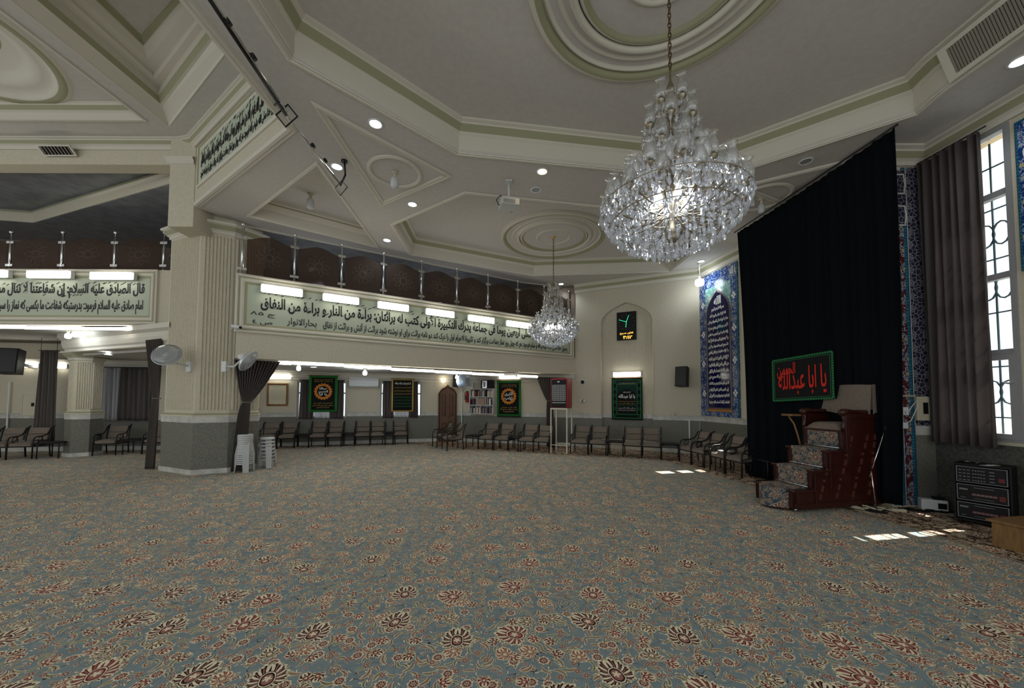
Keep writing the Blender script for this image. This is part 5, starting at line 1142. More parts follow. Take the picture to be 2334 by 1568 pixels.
mb = MB(); mb.vsweep([(0, .02), (0, .03), (.02, .03), (.02, .02)], rect(0, .9, 0, hh), True); mb.build('border', [TURQ], t)
for k in range(4): lettering('lettering', 'بسم الله الرحمن الرحیم', WHITEF, t, .06, .8, hh * (.15 + .2 * k), hh * (.24 + .2 * k), -.021, .02)

# electric panel, plug board, cable heap
t = on_wall('fuse_box', 'beige fuse box with sockets on the tiled strip beside the curtain', 'fuse box', SIDEW, SIDEW.hit(2096, 935)[0], SIDEW.hit(2096, 958)[1], off=.0)
u = .0066; mb = MB(); mb.box(-.10, .09, -.06, -.022, 0, .36); mb.build('box', [BEIGEP], t, bevel=.006)
mb = MB(); mb.box(-.01, .05, -.075, -.06, .10, .27); mb.build('breaker', [BLACKP], t)
mb = MB(); mb.box(-.30, -.22, -.05, -.022, .08, .2); mb.box(-.285, -.24, -.07, -.05, .1, .14); mb.build('socket', [WHITEP], t)
mb = MB(); mb.box(-.31, -.09, -.035, -.022, .36, .38); mb.box(-.32, -.30, -.035, -.022, -.05, 1.2); mb.build('cable_duct', [BEIGEP], t)
mb = MB(); mb.tube([(-.25, -.05, .1), (-.2, -.07, .2), (-.12, -.07, .3), (-.1, -.06, .2), (-.2, -.06, .0), (-.28, -.05, -.06)], .007, 6); mb.tube([(.09, -.04, .3), (.12, -.05, .0), (.1, -.05, -.12), (0, -.05, -.1)], .006, 6); mb.build('cable', [WHITEP], t)
mb = MB(); mb.box(-.33, -.24, -.06, -.022, -.12, -.03); mb.build('adapter', [WHITEP], t, bevel=.006)
co = at_z(2120, 1158, 0); t = thing('charger_unit', 'white charger unit standing on the floor beside the equipment rack', 'charger', (co.x - .05, co.y - .1, 0), -.5)
mb = MB(); mb.box(-.16, .12, -.08, .06, 0, .16); mb.build('case', [WHITEP], t, bevel=.015)
mb = MB(); mb.box(.01, .10, -.086, -.08, .04, .12); mb.build('display', [BLACKP], t)
mb = MB(); mb.box(-.02, .1, -.04, .03, .16, .20); mb.build('plug', [BLACKP], t, bevel=.01)
ko = at_z(2035, 1166, 0); t = thing('power_strip', 'cream power strip lying on the dark border carpet beside the microphone stand', 'power strip', (ko.x, ko.y, .0), -.25)
mb = MB(); mb.box(-.03, .15, -.03, .03, .006, .045); mb.build('body', [BEIGEP], t, bevel=.008)
R = random.Random(9); mb = MB()
for k in range(5): mb.tube([(-.03 - .06 * j + R.uniform(-.03, .03), R.uniform(-.10, .10), .016 + .012 * (j % 3) + .004 * k) for j in range(9)], .007, 5)
mb.build('cable', [BEIGEP], t)
t = thing('black_cable', 'tangle of black cables on the floor between the drape and the equipment rack', 'cable', (co.x - .35, co.y - .12, 0)); mb = MB()
for k in range(4): mb.tube([(-.15 + .1 * j + R.uniform(-.03, .03), R.uniform(-.09, .09) - .02 * j, .014 + .012 * (j % 2)) for j in range(9)], .009, 5)
o = mb.build('strand', [BLACKP], t)

# equipment rack
ra = radians(-60); t = thing('equipment_rack', 'black equipment rack with three rows of audio devices under the right window', 'equipment rack', (5.84, 4.94, 0), ra)
RWd, RD, RH = .47, .36, .78; mb = MB(); mb.vsweep([(0, 0), (0, -RD), (.02, -RD), (.02, 0), (0, 0)], rect(0, RWd, .05, RH), True); mb.box(.01, RWd - .01, RD - .02, RD, .06, RH - .01); mb.build('case', [BLACKP], t, bevel=.004)
bays = ((.545, .75), (.315, .52), (.09, .29))
KN = mat('grey_knob', srgb(112, 114, 117), .4); RED_ = mat('red_label', srgb(92, 26, 26), .5)
for i, (z0, z1) in enumerate(bays):
    mb = MB(); mb.box(.025, RWd - .025, .01, .25, z0, z1); mb.vsweep([(0, -.004), (0, .004), (.008, .004), (.004, -.004)], rect(.03, RWd - .03, z0, z1), True, 1); dv_ = mb.build('audio_device', [BLACKP, KN], t)
    mb = MB()
    if i == 0:
        for c_ in range(3):
            for r_ in range(4): mb.box(.05 + .035 * c_, .073 + .035 * c_, 0, .011, z0 + .025 + .042 * r_, z0 + .035 + .042 * r_)
        for c_ in range(5):
            for r_ in range(4): mb.lathe([(.008, 0), (.008, .012), (.001, .012)], 8, xf=Matrix.Translation((.17 + .022 * c_, .01, z0 + .03 + .042 * r_)) @ Matrix.Rotation(pi / 2, 4, 'X'))
        for r_ in range(4): mb.box(.30, .34, 0, .011, z0 + .03 + .04 * r_, z0 + .04 + .04 * r_)
    else:
        mb.box(.05, .12, 0, .011, z0 + .13, z0 + .15); mb.box(.06, .10, 0, .011, z0 + .03, z0 + .036); mb.box(.17, .33, 0, .011, z1 - .04, z1 - .034); mb.box(.17, .33, 0, .011, z0 + .03, z0 + .034)
        for c_ in range(6): mb.box(.16 + .033 * c_, .185 + .033 * c_, 0, .011, z0 + .075, z0 + .09)
    mb.build('control', [KN], dv_)
    mb = MB(); mb.box(.37, .42, 0, .011, z0 + .04, z0 + (.1 if i else .09)); mb.box(.15, .36, .004, .0105, z0 + .065, z0 + .098) if i else None; mb.build('indicator', [RED_], dv_)
for xx in (.04, RWd - .04):
    for yy in (.05, RD - .05): mb = MB(); mb.cyl((xx, yy, 0), (xx, yy, .055), .02, n=10); mb.build('foot', [BLACKP], t)

# low wooden box
bo = at_z(2262, 1244, 0); t = thing('wooden_box', 'low light brown wooden box cut off at the lower right edge of the photo', 'box', (bo.x, bo.y, 0), radians(-80))
mb = MB(); mb.box(0, .62, 0, .5, 0, .27); mb.build('body', [WOODL], t, bevel=.004)
mb = MB(); mb.box(-.03, .66, -.03, .53, .27, .295); mb.build('lid', [WOODL], t, bevel=.005)

# ------------------------------------------------------------------ tiled inscription panel on the right wall
zt0, zt1 = 1.13, 5.2; s0, s1 = .02, WT.hit(1686, 800)[0]
t = on_wall('tiled_inscription', 'tall blue tile panel with white lettering in a pointed arch left of the black drape', 'tile panel', WT, s0, zt0); w = s1 - s0; h = zt1 - zt0
mb = MB(); mb.box(0, w, -.02, -.001, 0, h); mb.build('border', [BLUET], t)
ai, bi = w * .22, w * .80; sprg = h * .70; apx = h * .855
mb = MB(); ar = [(ai, h * .06), (bi, h * .06)] + arch(ai, bi, sprg, apx, 10); mb.prism(ar, -.03, -.02); mb.build('arch_field', [mat('navy_tiles', srgb(24, 24, 70), .12)], t)
mb = MB(); plate(mb, rect(ai - .06, bi + .06, sprg - .3, h * .90), [[(x, z) for x, z in ([(ai, sprg - .299), (bi, sprg - .299)] + arch(ai, bi, sprg, apx, 10))]], -.026, -.02); mb.build('spandrel', [tile_mat('green_white_spandrel', srgb(110, 156, 150), (srgb(220, 226, 216), srgb(40, 90, 80), srgb(180, 200, 180)), 9)], t)
mb = MB(); mb.vsweep([(-.045, .02), (-.045, .035), (-.01, .045), (.0, .03)], ar, True); mb.build('arch_border', [mat('brown_tile_border', srgb(112, 92, 84), .3)], t)
mb = MB(); mb.box(ai - .04, bi + .04, -.034, -.02, h * .035, h * .06); mb.build('foot_border', [mat('ochre_tile', srgb(176, 120, 56), .3)], t)
mb = MB(); mb.box(w - .05, w, -.03, -.02, 0, h); mb.build('turquoise_edge', [TURQ], t)
ay = ['بسم الله الرحمن الرحیم', 'الله لا إله إلا هو الحی القیوم لا تأخذه', 'سنة و لا نوم له ما فی السموات و ما فی', 'الأرض من ذا الذی یشفع عنده إلا', 'بإذنه یعلم ما بین أیدیهم و ما خلفهم', 'و لا یحیطون بشیء من علمه إلا بما', 'شاء وسع کرسیه السموات و الأرض', 'و لا یؤده حفظهما و هو العلی العظیم', 'لا إکراه فی الدین قد تبین الرشد', 'من الغی فمن یکفر بالطاغوت', 'و یؤمن بالله فقد استمسک بالعروة الوثقی', 'لا انفصام لها و الله سمیع علیم', 'الله ولی الذین آمنوا یخرجهم من الظلمات', 'إلی النور و الذین کفروا أولیاؤهم', 'الطاغوت یخرجونهم من النور إلی', 'الظلمات أولئک أصحاب النار هم فیها']
lettering('lettering', 'الله', WHITEF, t, (ai + bi) / 2 - .14, (ai + bi) / 2 + .14, sprg + (apx - sprg) * .42, sprg + (apx - sprg) * .80, -.031, .05)
zl0, zl1 = h * .075, sprg + (apx - sprg) * .36; n = len(ay)
for i, l in enumerate(ay):
    zz_ = zl1 - (i + 1) * (zl1 - zl0) / n; m_ = .04 if i > 1 else .16 - .06 * i
    lettering('lettering', l, WHITEF, t, ai + m_ * 1.2, bi - m_ * 1.2, zz_ + .03, zz_ + (zl1 - zl0) / n * .95, -.031, .05)
for k in range(4):
    for x, z in ((w * .10, h * (.16 + .21 * k)), (w * .90, h * (.16 + .21 * k))):
        mb = MB()
        for a in range(4): mb.lathe([(.001, 0), (.028, .001), (.036, .0)], 8, xf=Matrix.Translation((x + .045 * cos(a * pi / 2), -.021, z + .06 * sin(a * pi / 2))) @ Matrix.Rotation(pi / 2, 4, 'X'), smooth=False)
        mb.build('cross_motif', [WHITEF], t)
lettering('lettering', 'یا الله', WHITEF, t, w * .82, w * .97, h * .92, h * .985, -.021, .04)

# ------------------------------------------------------------------ niche wall fittings
a = WN.hit(1405, 712); b = WN.hit(1450, 773); t = on_wall('digital_clock', 'black wall clock with green glowing hands and an orange digital line in the arched niche', 'clock', WN, (a[0] + b[0]) / 2, b[1], off=-.098); w = b[0] - a[0]; h = a[1] - b[1]
mb = MB(); mb.box(-w / 2, w / 2, -.06, 0, 0, h); mb.build('case', [BLACKP], t, bevel=.008)
GLOW = lamp_mat('green_glow', (.05, 1.0, .45), 2.0); OR_ = lamp_mat('orange_digits', (1.0, .55, .08), 1.6)
cz = h * .64
for ang_, l, wd in ((radians(70), .24, .02), (radians(160), .27, .02), (radians(265), .20, .028)):
    mb = MB(); L = l * w * 1.5; d = Vector((cos(ang_), 0, sin(ang_))); mb.bar(Vector((0, -.064, cz)) - d * .01, Vector((0, -.064, cz)) + d * L, wd * 1.3, .006); mb.build('hand', [GLOW], t)
for k in range(12): mb = MB(); q = 2 * pi * k / 12; mb.box(-.010, .010, -.062, -.058, -.010, .010, xf=Matrix.Translation((w * .4 * cos(q), 0, cz + w * .4 * sin(q)))); mb.build('hour_mark', [mat('grey_mark', srgb(120, 124, 124), .5)], t)
lettering('lettering', 'اذان صبح', OR_, t, -w * .34, w * .34, h * .19, h * .28, -.061, .04); lettering('lettering', '۲۱:۴', OR_, t, -w * .18, w * .30, h * .04, h * .15, -.061, .04)
def speaker(label, W, px, py, off, w, h, d, yaw, tiltx=-.1, on='wall'):
    s, z = W.hit(px, py, off); x, y = W.pt(s, off); t = thing('loudspeaker', label, 'loudspeaker', (x, y, z), W.ang + yaw)
    t.rotation_euler = (tiltx, 0, W.ang + yaw)
    mb = MB(); mb.slab(ccw([(-w / 2, -d / 2), (w / 2, -d / 2), (w * .38, d / 2), (-w * .38, d / 2)]), -h / 2, h / 2); mb.build('cabinet', [BLACKP], t, bevel=.015)
    mb = MB(); mb.box(-w * .45, w * .45, -d / 2 - .008, -d / 2, -h * .46, h * .46); mb.build('grille', [BLACKM], t)
    mb = MB(); mb.box(-.03, .03, d / 2 - .02, d / 2 + off - d / 2, -.04, .04); mb.build('bracket', [BLACKM], t)
    mb = MB(); mb.lathe([(.001, -.004), (.018, -.004), (.018, 0)], 12, xf=Matrix.Translation((0, -d / 2 - .008, -h * .4)) @ Matrix.Rotation(pi / 2, 4, 'X')); mb.build('badge', [WHITEP], t)
    return t
speaker('black loudspeaker on the wall between the arched niche and the tiled panel', WN, 1556, 859, .28, .34, .58, .3, -.35)
speaker('black loudspeaker under the gallery beside the carved door', WB, 1046, 868, .3, .36, .46, .28, -.3)
speaker('black loudspeaker at the left edge under the gallery', WA2, 22, 824, .9, .5, .68, .4, .3)
for px, py, lab, r, mtl in ((1328, 871, 'round white pipe opening with a black centre on the wall right of the red cooler', .09, BLACKP), (1328, 914, 'round grey metal dial on the wall below the round pipe opening', .075, CHROME)):
    s, z = WN.hit(px, py); t = on_wall('pipe_opening' if mtl is BLACKP else 'metal_dial', lab, 'wall fitting', WN, s, z); X = Matrix.Rotation(pi / 2, 4, 'X')
    mb = MB(); mb.lathe([(r * .72, .03), (r * .9, .035), (r, .02), (r, 0), (r * .72, 0)], 24, xf=X); mb.build('ring', [WHITEP if mtl is BLACKP else CHROME], t)
    mb = MB(); mb.lathe([(.001, .012), (r * .74, .012)], 20, xf=X); mb.build('centre', [mtl if mtl is BLACKP else DULL], t)
for W, px, py, lab in ((WN, 1534, 944, 'small square wall socket left of the tiled panel'), (WN, 1327, 941, 'small white wall socket below the metal dial'), (WB, 1047, 942, 'white light switch right of the carved door')):
    s, z = W.hit(px, py); t = on_wall('power_socket', lab, 'wall socket', W, s, z); mb = MB(); mb.box(-.05, .05, -.045, -.031, -.05, .05); mb.build('plate', [BEIGEP], t, bevel=.006); mb = MB(); mb.box(-.025, .025, -.05, -.045, -.025, .025); mb.build('insert', [GREYP], t)
def conduit(W, px, py0, py1, lab, off=.03):
    s, z1 = W.hit(px, py0, off); _, z0 = W.hit(px, py1, off); t = on_wall('conduit', lab, 'conduit', W, s, max(0.0, z0), off=off); mb = MB(); mb.box(-.018, .018, -.012, .012, 0, z1 - max(0, z0)); mb.build('duct', [WHITEP], t)
    mb = MB(); mb.box(-.022, .022, -.016, .012, (z1 - z0) * .5, (z1 - z0) * .5 + .04); mb.build('clip', [WHITEP], t)
conduit(WN, 1571, 958, 1040, 'white conduit in the corner below the black loudspeaker', .05); conduit(WT, 1594, 958, 1060, 'white conduit below the tiled panel', .05)
conduit(WB, 1053, 880, 1010, 'thin white conduit below the blue wall fan', .06); conduit(WA2, 22, 870, 980, 'thin white conduit below the left loudspeaker', .06)

# ------------------------------------------------------------------ red air cooler on its stand
f0, f1 = Vector(fl(1254.5, 1032)), Vector(fl(1293, 1035)); SW = Wall(f0, f1); cd = .46; sh_ = SW.hit(1270, 930)[1]
t = thing('cooler_stand', 'tall cream metal stand under the red cooler', 'stand', (f0.x, f0.y, 0), SW.ang); L = SW.L
for x in (.015, L - .015):
    for y in (.015, cd - .015): mb = MB(); mb.box(x - .016, x + .016, y - .016, y + .016, 0, sh_); mb.build('leg', [mat('cream_paint', srgb(206, 202, 184), .5)], t)
mb = MB(); mb.sweep([(0, sh_ - .04), (0, sh_), (.035, sh_), (.035, sh_ - .04), (0, sh_ - .04)], [(0, 0), (L, 0), (L, cd), (0, cd)], True); mb.build('top_frame', [mat('cream_paint', srgb(206, 202, 184), .5)], t)
for y in (.015, cd - .015): mb = MB(); mb.bar((0, y, .24), (L, y, .24), .022, .022); mb.build('rail', [mat('cream_paint', srgb(206, 202, 184), .5)], t)
h = SW.hit(1270, 862)[1] - sh_; t = thing('air_cooler', 'red and black air cooler with a white grid standing on the tall cream stand', 'air cooler', (f0.x, f0.y, sh_), SW.ang)
mb = MB(); mb.box(.0, L, .02, cd, 0, h); mb.build('body', [REDM], t, bevel=.03)
mb = MB(); mb.box(.03, L - .03, .0, .03, .02, h - .04); mb.build('front_panel', [BLACKP], t, bevel=.012)
mb = MB(); gx0, gx1, gz0, gz1 = .07, L - .06, h * .25, h * .77; nxg = 8
for k in range(nxg + 1): x = gx0 + (gx1 - gx0) * k / nxg; mb.box(x - .005, x + .005, -.012, .0, gz0, gz1)
for k in range(9): z = gz0 + (gz1 - gz0) * k / 8; mb.box(gx0, gx1, -.010, .0, z - .004, z + .004)
mb.build('grid', [GREYP], t)
mb = MB(); mb.box(L * .42, L * .56, -.004, .0, h * .86, h * .90); mb.build('badge', [GREYP], t)
mb = MB(); mb.box(.06, L - .05, -.006, .0, h * .17, h * .19); mb.build('drawer_line', [GREYP], t)

# ------------------------------------------------------------------ carved door, bookshelf and neighbours
s0, s1 = WD.hit(999, 950)[0], WD.hit(1041, 950)[0]; zt = WD.hit(1020, 876)[1]; sp_ = WD.hit(1020, 897)[1]; x, y = WD.pt(s0, .0)
t = bpy.data.objects.new('door_1', None); COL.objects.link(t); t.location = (x, y, 0); t.rotation_euler = (0, 0, WD.ang); t['kind'] = 'structure'; w = s1 - s0
def ogee(a, b, zs, zt, n=8):
    c = (a + b) / 2; r = [(c + (b - c) * (1 - (k / n)), zs + (zt - zs) * (.62 * sin(pi / 2 * min(1, k / n / .6)) + .38 * max(0, (k / n - .55) / .45) ** 1.7)) for k in range(n + 1)]; return r + [(2 * c - p, z) for p, z in r[-2::-1]]
mb = MB(); o_ = [(0, 0), (w, 0)] + ogee(0, w, sp_, zt); mb.prism(o_, -.05, -.001); mb.vsweep([(0, .05), (0, .075), (.03, .085), (.06, .06), (.06, .05)], o_, True); mb.build('door_frame', [WOODD], t)
for a, b in ((.07, w / 2 - .006), (w / 2 + .006, w - .07)):
    mb = MB(); mb.box(a, b, -.075, -.05, .02, sp_ + .08); lf = mb.build('door_leaf', [WOODD], t)
    for z0, z1 in ((.12, .72), (.95, sp_ - .02)):
        mb = MB(); q = [(a + .05, z0), (b - .05, z0)] + arch(a + .05, b - .05, z1 - .05, z1 + .03, 4); mb.vsweep([(0, .075), (0, .09), (.02, .095), (.035, .08), (.05, .085), (.05, .075)], q, True); mb.prism([(x + (.07 if x < (a + b) / 2 else -.07) * .9, z + (.05 if z < (z0 + z1) / 2 else -.05)) for x, z in q], -.088, -.075); mb.build('carved_panel', [WOODD], lf)
mb = MB(); mb.box(w / 2 - .02, w / 2 + .02, -.085, -.075, .02, sp_ + .1); mb.ball((w / 2 + .04, -.1, .92), .03, 10, 6); mb.build('door_handle', [WOODD], t)
lp = at_y(1010, 868, WD.pt(.3)[1] - .15); t = thing('sconce_lamp', 'small warm wall lamp glowing above the carved door', 'wall lamp', lp, WD.ang); mb = MB(); mb.ball((0, 0, 0), .07, 14, 8); mb.build('globe', [lamp_mat('warm_globe', (1, .86, .6), 9.0)], t); mb = MB(); mb.cyl((0, .02, 0), (0, .2, .02), .02, n=8); mb.build('arm', [BRASS], t)

bs0, bs1 = WB.hit(1075, 900, .05)[0], WB.hit(1129, 900, .05)[0]; bz0, bz1 = WB.hit(1100, 942, .05)[1], WB.hit(1100, 886, .05)[1]; bzt = WB.hit(1100, 862, .05)[1]; w = bs1 - bs0; h = bz1 - bz0
SD = .24; t = on_wall('bookshelf', 'white wall bookshelf with three rows of books', 'bookshelf', WB, bs0, bz0, off=SD + .035); hr = h / 3
mb = MB(); mb.vsweep([(0, 0), (0, -SD), (.02, -SD), (.02, 0), (0, 0)], rect(0, w, -.02, h), True); mb.build('case', [WHITEP], t)
mb = MB(); mb.box(.0, w, SD - .01, SD, 0, h); mb.build('back', [GREYP], t)
for i in range(1, 3): mb = MB(); mb.box(.02, w - .02, 0, SD - .01, hr * i - .01, hr * i + .01); mb.build('shelf', [WHITEP], t)
divs = [[.48], [.34, .68], [.5]]
for i, dl in enumerate(divs):
    for f in dl: mb = MB(); mb.box(w * f - .008, w * f + .008, 0, SD - .01, hr * i + .01, hr * (i + 1) - .01); mb.build('divider', [WHITEP], t)
cols = [srgb(214, 206, 186), srgb(52, 46, 70), srgb(178, 150, 132), srgb(96, 88, 80), srgb(226, 222, 212), srgb(60, 72, 96), srgb(150, 140, 128), srgb(40, 36, 36), srgb(196, 188, 170), srgb(120, 50, 44)]
cn = ['cream', 'dark violet', 'dusty pink', 'grey brown', 'white', 'slate blue', 'beige', 'black', 'pale yellow', 'dark red']
bm_ = [mat('book_' + n.replace(' ', '_'), c, .7) for n, c in zip(cn, cols)]; rows = ['bottom', 'middle', 'top']; R = random.Random(4); seen = {}
PAGE = mat('book_pages', srgb(220, 214, 196), .9)
for i in range(3):
    x = .03; edges = [w * f for f in divs[i]]; k = 0
    while x < w - .06:
        bwid = R.uniform(.026, .046); bh = hr * R.uniform(.62, .86); ci = R.randrange(10) if (i, k % 7) != (1, 3) else 1
        if i == 1 and w * .35 < x < w * .66: ci = 2; bwid = .036; bh = hr * .8
        hit_ = [e for e in edges if x - .012 < e < x + bwid + .012]
        if hit_: x = hit_[0] + .012; continue
        if x + bwid > w - .025: break
        lab = '%s book standing on the %s row of the white bookshelf' % (cn[ci], rows[i])
        px_, py_ = WB.pt(bs0 + x + bwid / 2, SD + .035 - .03); tb = thing('book', lab, 'book', (px_, py_, bz0 + hr * i + .0105), WB.ang, 'books on the %s row of the white bookshelf' % rows[i])
        mb = MB(); mb.box(-bwid / 2, -bwid / 2 + .003, 0, .15, 0, bh); mb.box(bwid / 2 - .003, bwid / 2, 0, .15, 0, bh); mb.box(-bwid / 2, bwid / 2, -.004, 0, 0, bh); mb.build('cover', [bm_[ci]], tb)
        mb = MB(); mb.box(-bwid / 2 + .003, bwid / 2 - .003, 0, .145, .004, bh - .005); mb.build('pages', [PAGE], tb)
        x += bwid + .002; k += 1
        if R.random() < .08: x += .04
s, z = WB.hit(1110, 886, .15); t = on_wall('radio_set', 'black and silver boxy radio on top of the white bookshelf', 'radio', WB, s + .02, bz0 + h, off=.26)
mb = MB(); mb.box(-.22, .24, 0, .22, 0, .30); mb.build('case', [BLACKP], t, bevel=.015); mb = MB(); mb.box(-.16, .02, -.012, 0, .02, .28); mb.build('front', [CHROME], t); mb = MB(); mb.box(-.11, -.03, -.018, -.012, .06, .24); mb.build('display', [mat('bluish_display', srgb(150, 170, 190), .2)], t)
# fire extinguisher
s, z = WB.hit(1065, 917, .08); t = on_wall('fire_extinguisher', 'small red fire extinguisher on the wall left of the bookshelf', 'fire extinguisher', WB, s, z, off=.10)
mb = MB(); mb.lathe([(.001, 0), (.06, .0), (.065, .02), (.065, .32), (.045, .37), (.02, .39), (.001, .39)], 16); mb.build('cylinder', [REDM], t)
mb = MB(); mb.box(-.03, .05, -.012, .012, .39, .42); mb.cyl((0, 0, .38), (0, 0, .42), .016, n=8); mb.build('valve', [BLACKP], t)
mb = MB(); mb.tube([(.02, -.01, .40), (-.08, -.02, .38), (-.085, -.02, .2), (-.07, -.03, .08)], .01, 6); mb.build('hose', [BLACKP], t)
mb = MB(); mb.box(-.03, .03, -.068, -.06, .1, .24); mb.build('label_plate', [BLACKP], t)
mb = MB(); mb.box(-.02, .02, .06, .10, .2, .24); mb.build('bracket', [BLACKM], t)

# wall fans
def fan(label, pos, aim, R_, col, arm):
    t = thing('electric_fan', label, 'fan', pos); a = Vector(aim).normalized(); M_ = a.to_track_quat('Z', 'Y').to_matrix().to_4x4()
    mb = MB(); mb.lathe([(R_, .0), (R_ * .98, .03), (R_ * .6, .055), (.05, .065), (.045, .07), (.001, .07)], 32, xf=M_); mb.lathe([(R_, 0), (R_ * .97, -.03), (R_ * .6, -.07), (.07, -.09)], 32, xf=M_); mb.build('cage', [FANC], t, fix=False)
    mb = MB(); mb.tube([tuple(M_ @ Vector((R_ * cos(q), R_ * sin(q), 0))) for q in [2 * pi * i / 32 for i in range(32)]], .009, 6, closed=True)
    for r in (.3, .5, .7, .86): mb.tube([tuple(M_ @ Vector((R_ * r * cos(q), R_ * r * sin(q), .066 - .05 * r ** 3))) for q in [2 * pi * i / 28 for i in range(28)]], .0025, 4, closed=True)
    mb.build('guard_rim', [WHITEP], t)
    for k in range(3):
        mb = MB(); q0 = 2 * pi * k / 3; mb.grid(lambda u, v: M_ @ Vector((R_ * (.16 + .68 * v) * cos(q0 + (u - .5) * (.9 + .3 * v)), R_ * (.16 + .68 * v) * sin(q0 + (u - .5) * (.9 + .3 * v)), .02 + .05 * (u - .5))), 6, 5); mb.build('blade', [col], t, solid=.004)
    mb = MB(); mb.lathe([(.001, .05), (.04, .045), (.05, .02), (.06, -.03), (.065, -.16), (.04, -.19), (.001, -.19)], 16, xf=M_); mb.build('motor', [WHITEP], t)
    mb = MB(); e = Vector(arm); b0 = a * -.14; mb.tube([b0, b0 + Vector((0, 0, -.06)), e * .6 + Vector((0, 0, -.14)), e + Vector((0, 0, -.14))], .02, 8); mb.build('arm', [WHITEP], t)
    mb = MB(); mb.box(-.05, .05, -.05, .05, -.26, -.04, xf=Matrix.Translation(e)); mb.build('bracket', [WHITEP], t, bevel=.01); return t
FANC = clear_mat('fan_guard', (.78, .8, .82, 1), .3, .2, .34, (.8, .82, .84, 1)); BLUEB = mat('blue_plastic', srgb(110, 150, 186), .35)
pL = at_y(381, 809, 7.35); fan('white wall fan on the left face of the fluted pillar', pL, (.35, -.85, .5), .24, WHITEP, (.10, .42, -.05))
pR = at_y(566, 822, 7.4); fan('white wall fan on the right side of the fluted pillar', pR, (.8, .22, -.5), .23, WHITEP, (-.67, .27, .05))
pB = at_y(1056, 868, WB.pt(WB.hit(1056, 868)[0])[1] - .95); fan('blue bladed wall fan in front of the black loudspeaker beside the bookshelf', pB, (-.25, -.95, .1), .26, BLUEB, (.22, .80, 0))
# security camera
sc0 = at_y(541, 746, 7.5); t = thing('security_camera', 'white security camera on the right side of the pillar below the inscription', 'camera', sc0); mb = MB(); mb.cyl((-.12, .02, .03), (.08, -.03, -.01), .035, n=14); mb.build('housing', [WHITEP], t); mb = MB(); mb.cyl((.08, -.03, -.01), (.095, -.034, -.013), .026, n=12); mb.build('lens', [BLACKP], t); mb = MB(); mb.cyl((-.08, .02, .02), (-.2, .12, .0), .02, n=8); mb.build('bracket', [WHITEP], t)

# framed text, air conditioner, access panel
a = WA.hit(609, 873); b = WA.hit(656, 925); t = on_wall('framed_text', 'gilt framed page of text on the wall left of the green bordered banner', 'picture frame', WA, (a[0] + b[0]) / 2, b[1]); w = b[0] - a[0]; h = a[1] - b[1]
mb = MB(); mb.vsweep([(0, .0), (0, .03), (.03, .04), (.06, .02), (.06, 0)], rect(-w / 2, w / 2, 0, h), True); mb.build('frame', [WOODG], t)
mb = MB(); mb.box(-w / 2 + .05, w / 2 - .05, -.015, 0, .05, h - .05); mb.build('page', [mat('aged_paper', srgb(206, 200, 176), .8)], t)
lettering('lettering', 'بسم الله الرحمن الرحیم', INK, t, -w * .16, w * .16, h * .80, h * .85, -.015, .0, .001)
for k in range(7): lettering('lettering', 'السلام علیک یا ابا عبدالله و علی الارواح التی حلت', INK, t, -w * .33, w * .33, h * (.70 - .07 * k), h * (.73 - .07 * k), -.015, .0, .001)
a = WA.hit(797, 864); b = WA.hit(863, 884); t = on_wall('air_conditioner', 'white split air conditioner between the two curtained windows', 'air conditioner', WA, (a[0] + b[0]) / 2, b[1], off=0); w = b[0] - a[0]; h = a[1] - b[1] + .06
mb = MB(); mb.prism([(0, 0), (.0, h), (-.16, h), (-.21, h * .7), (-.2, h * .2), (-.12, 0)], -w / 2, w / 2, xf=Matrix(((0, 1, 0, 0), (1, 0, 0, 0), (0, 0, 1, 0), (0, 0, 0, 1)))); mb.build('body', [WHITEP], t)
mb = MB(); mb.box(-w / 2 + .03, w / 2 - .03, -.20, -.17, h * .12, h * .2); mb.build('flap', [GREYP], t); mb = MB(); mb.box(-w / 2 + .02, w / 2 - .02, -.214, -.2, h * .68, h * .70); mb.build('seam', [GREYP], t)
a = WA2.hit(60, 897); b = WA2.hit(83, 947); t = on_wall('access_panel', 'white access panel with a black lock on the wall left of the hanging curtain', 'access panel', WA2, (a[0] + b[0]) / 2, b[1]); w = b[0] - a[0] + .1; h = a[1] - b[1]
mb = MB(); mb.box(-w / 2, w / 2, -.05, -.0, 0, h); mb.vsweep([(0, .05), (0, .06), (.02, .06), (.02, .05)], rect(-w / 2, w / 2, 0, h), True); mb.build('door', [mat('cream_panel', srgb(206, 198, 176), .6)], t); mb = MB(); mb.box(.06, .12, -.07, -.05, h * .42, h * .58); mb.build('lock', [BLACKP], t)

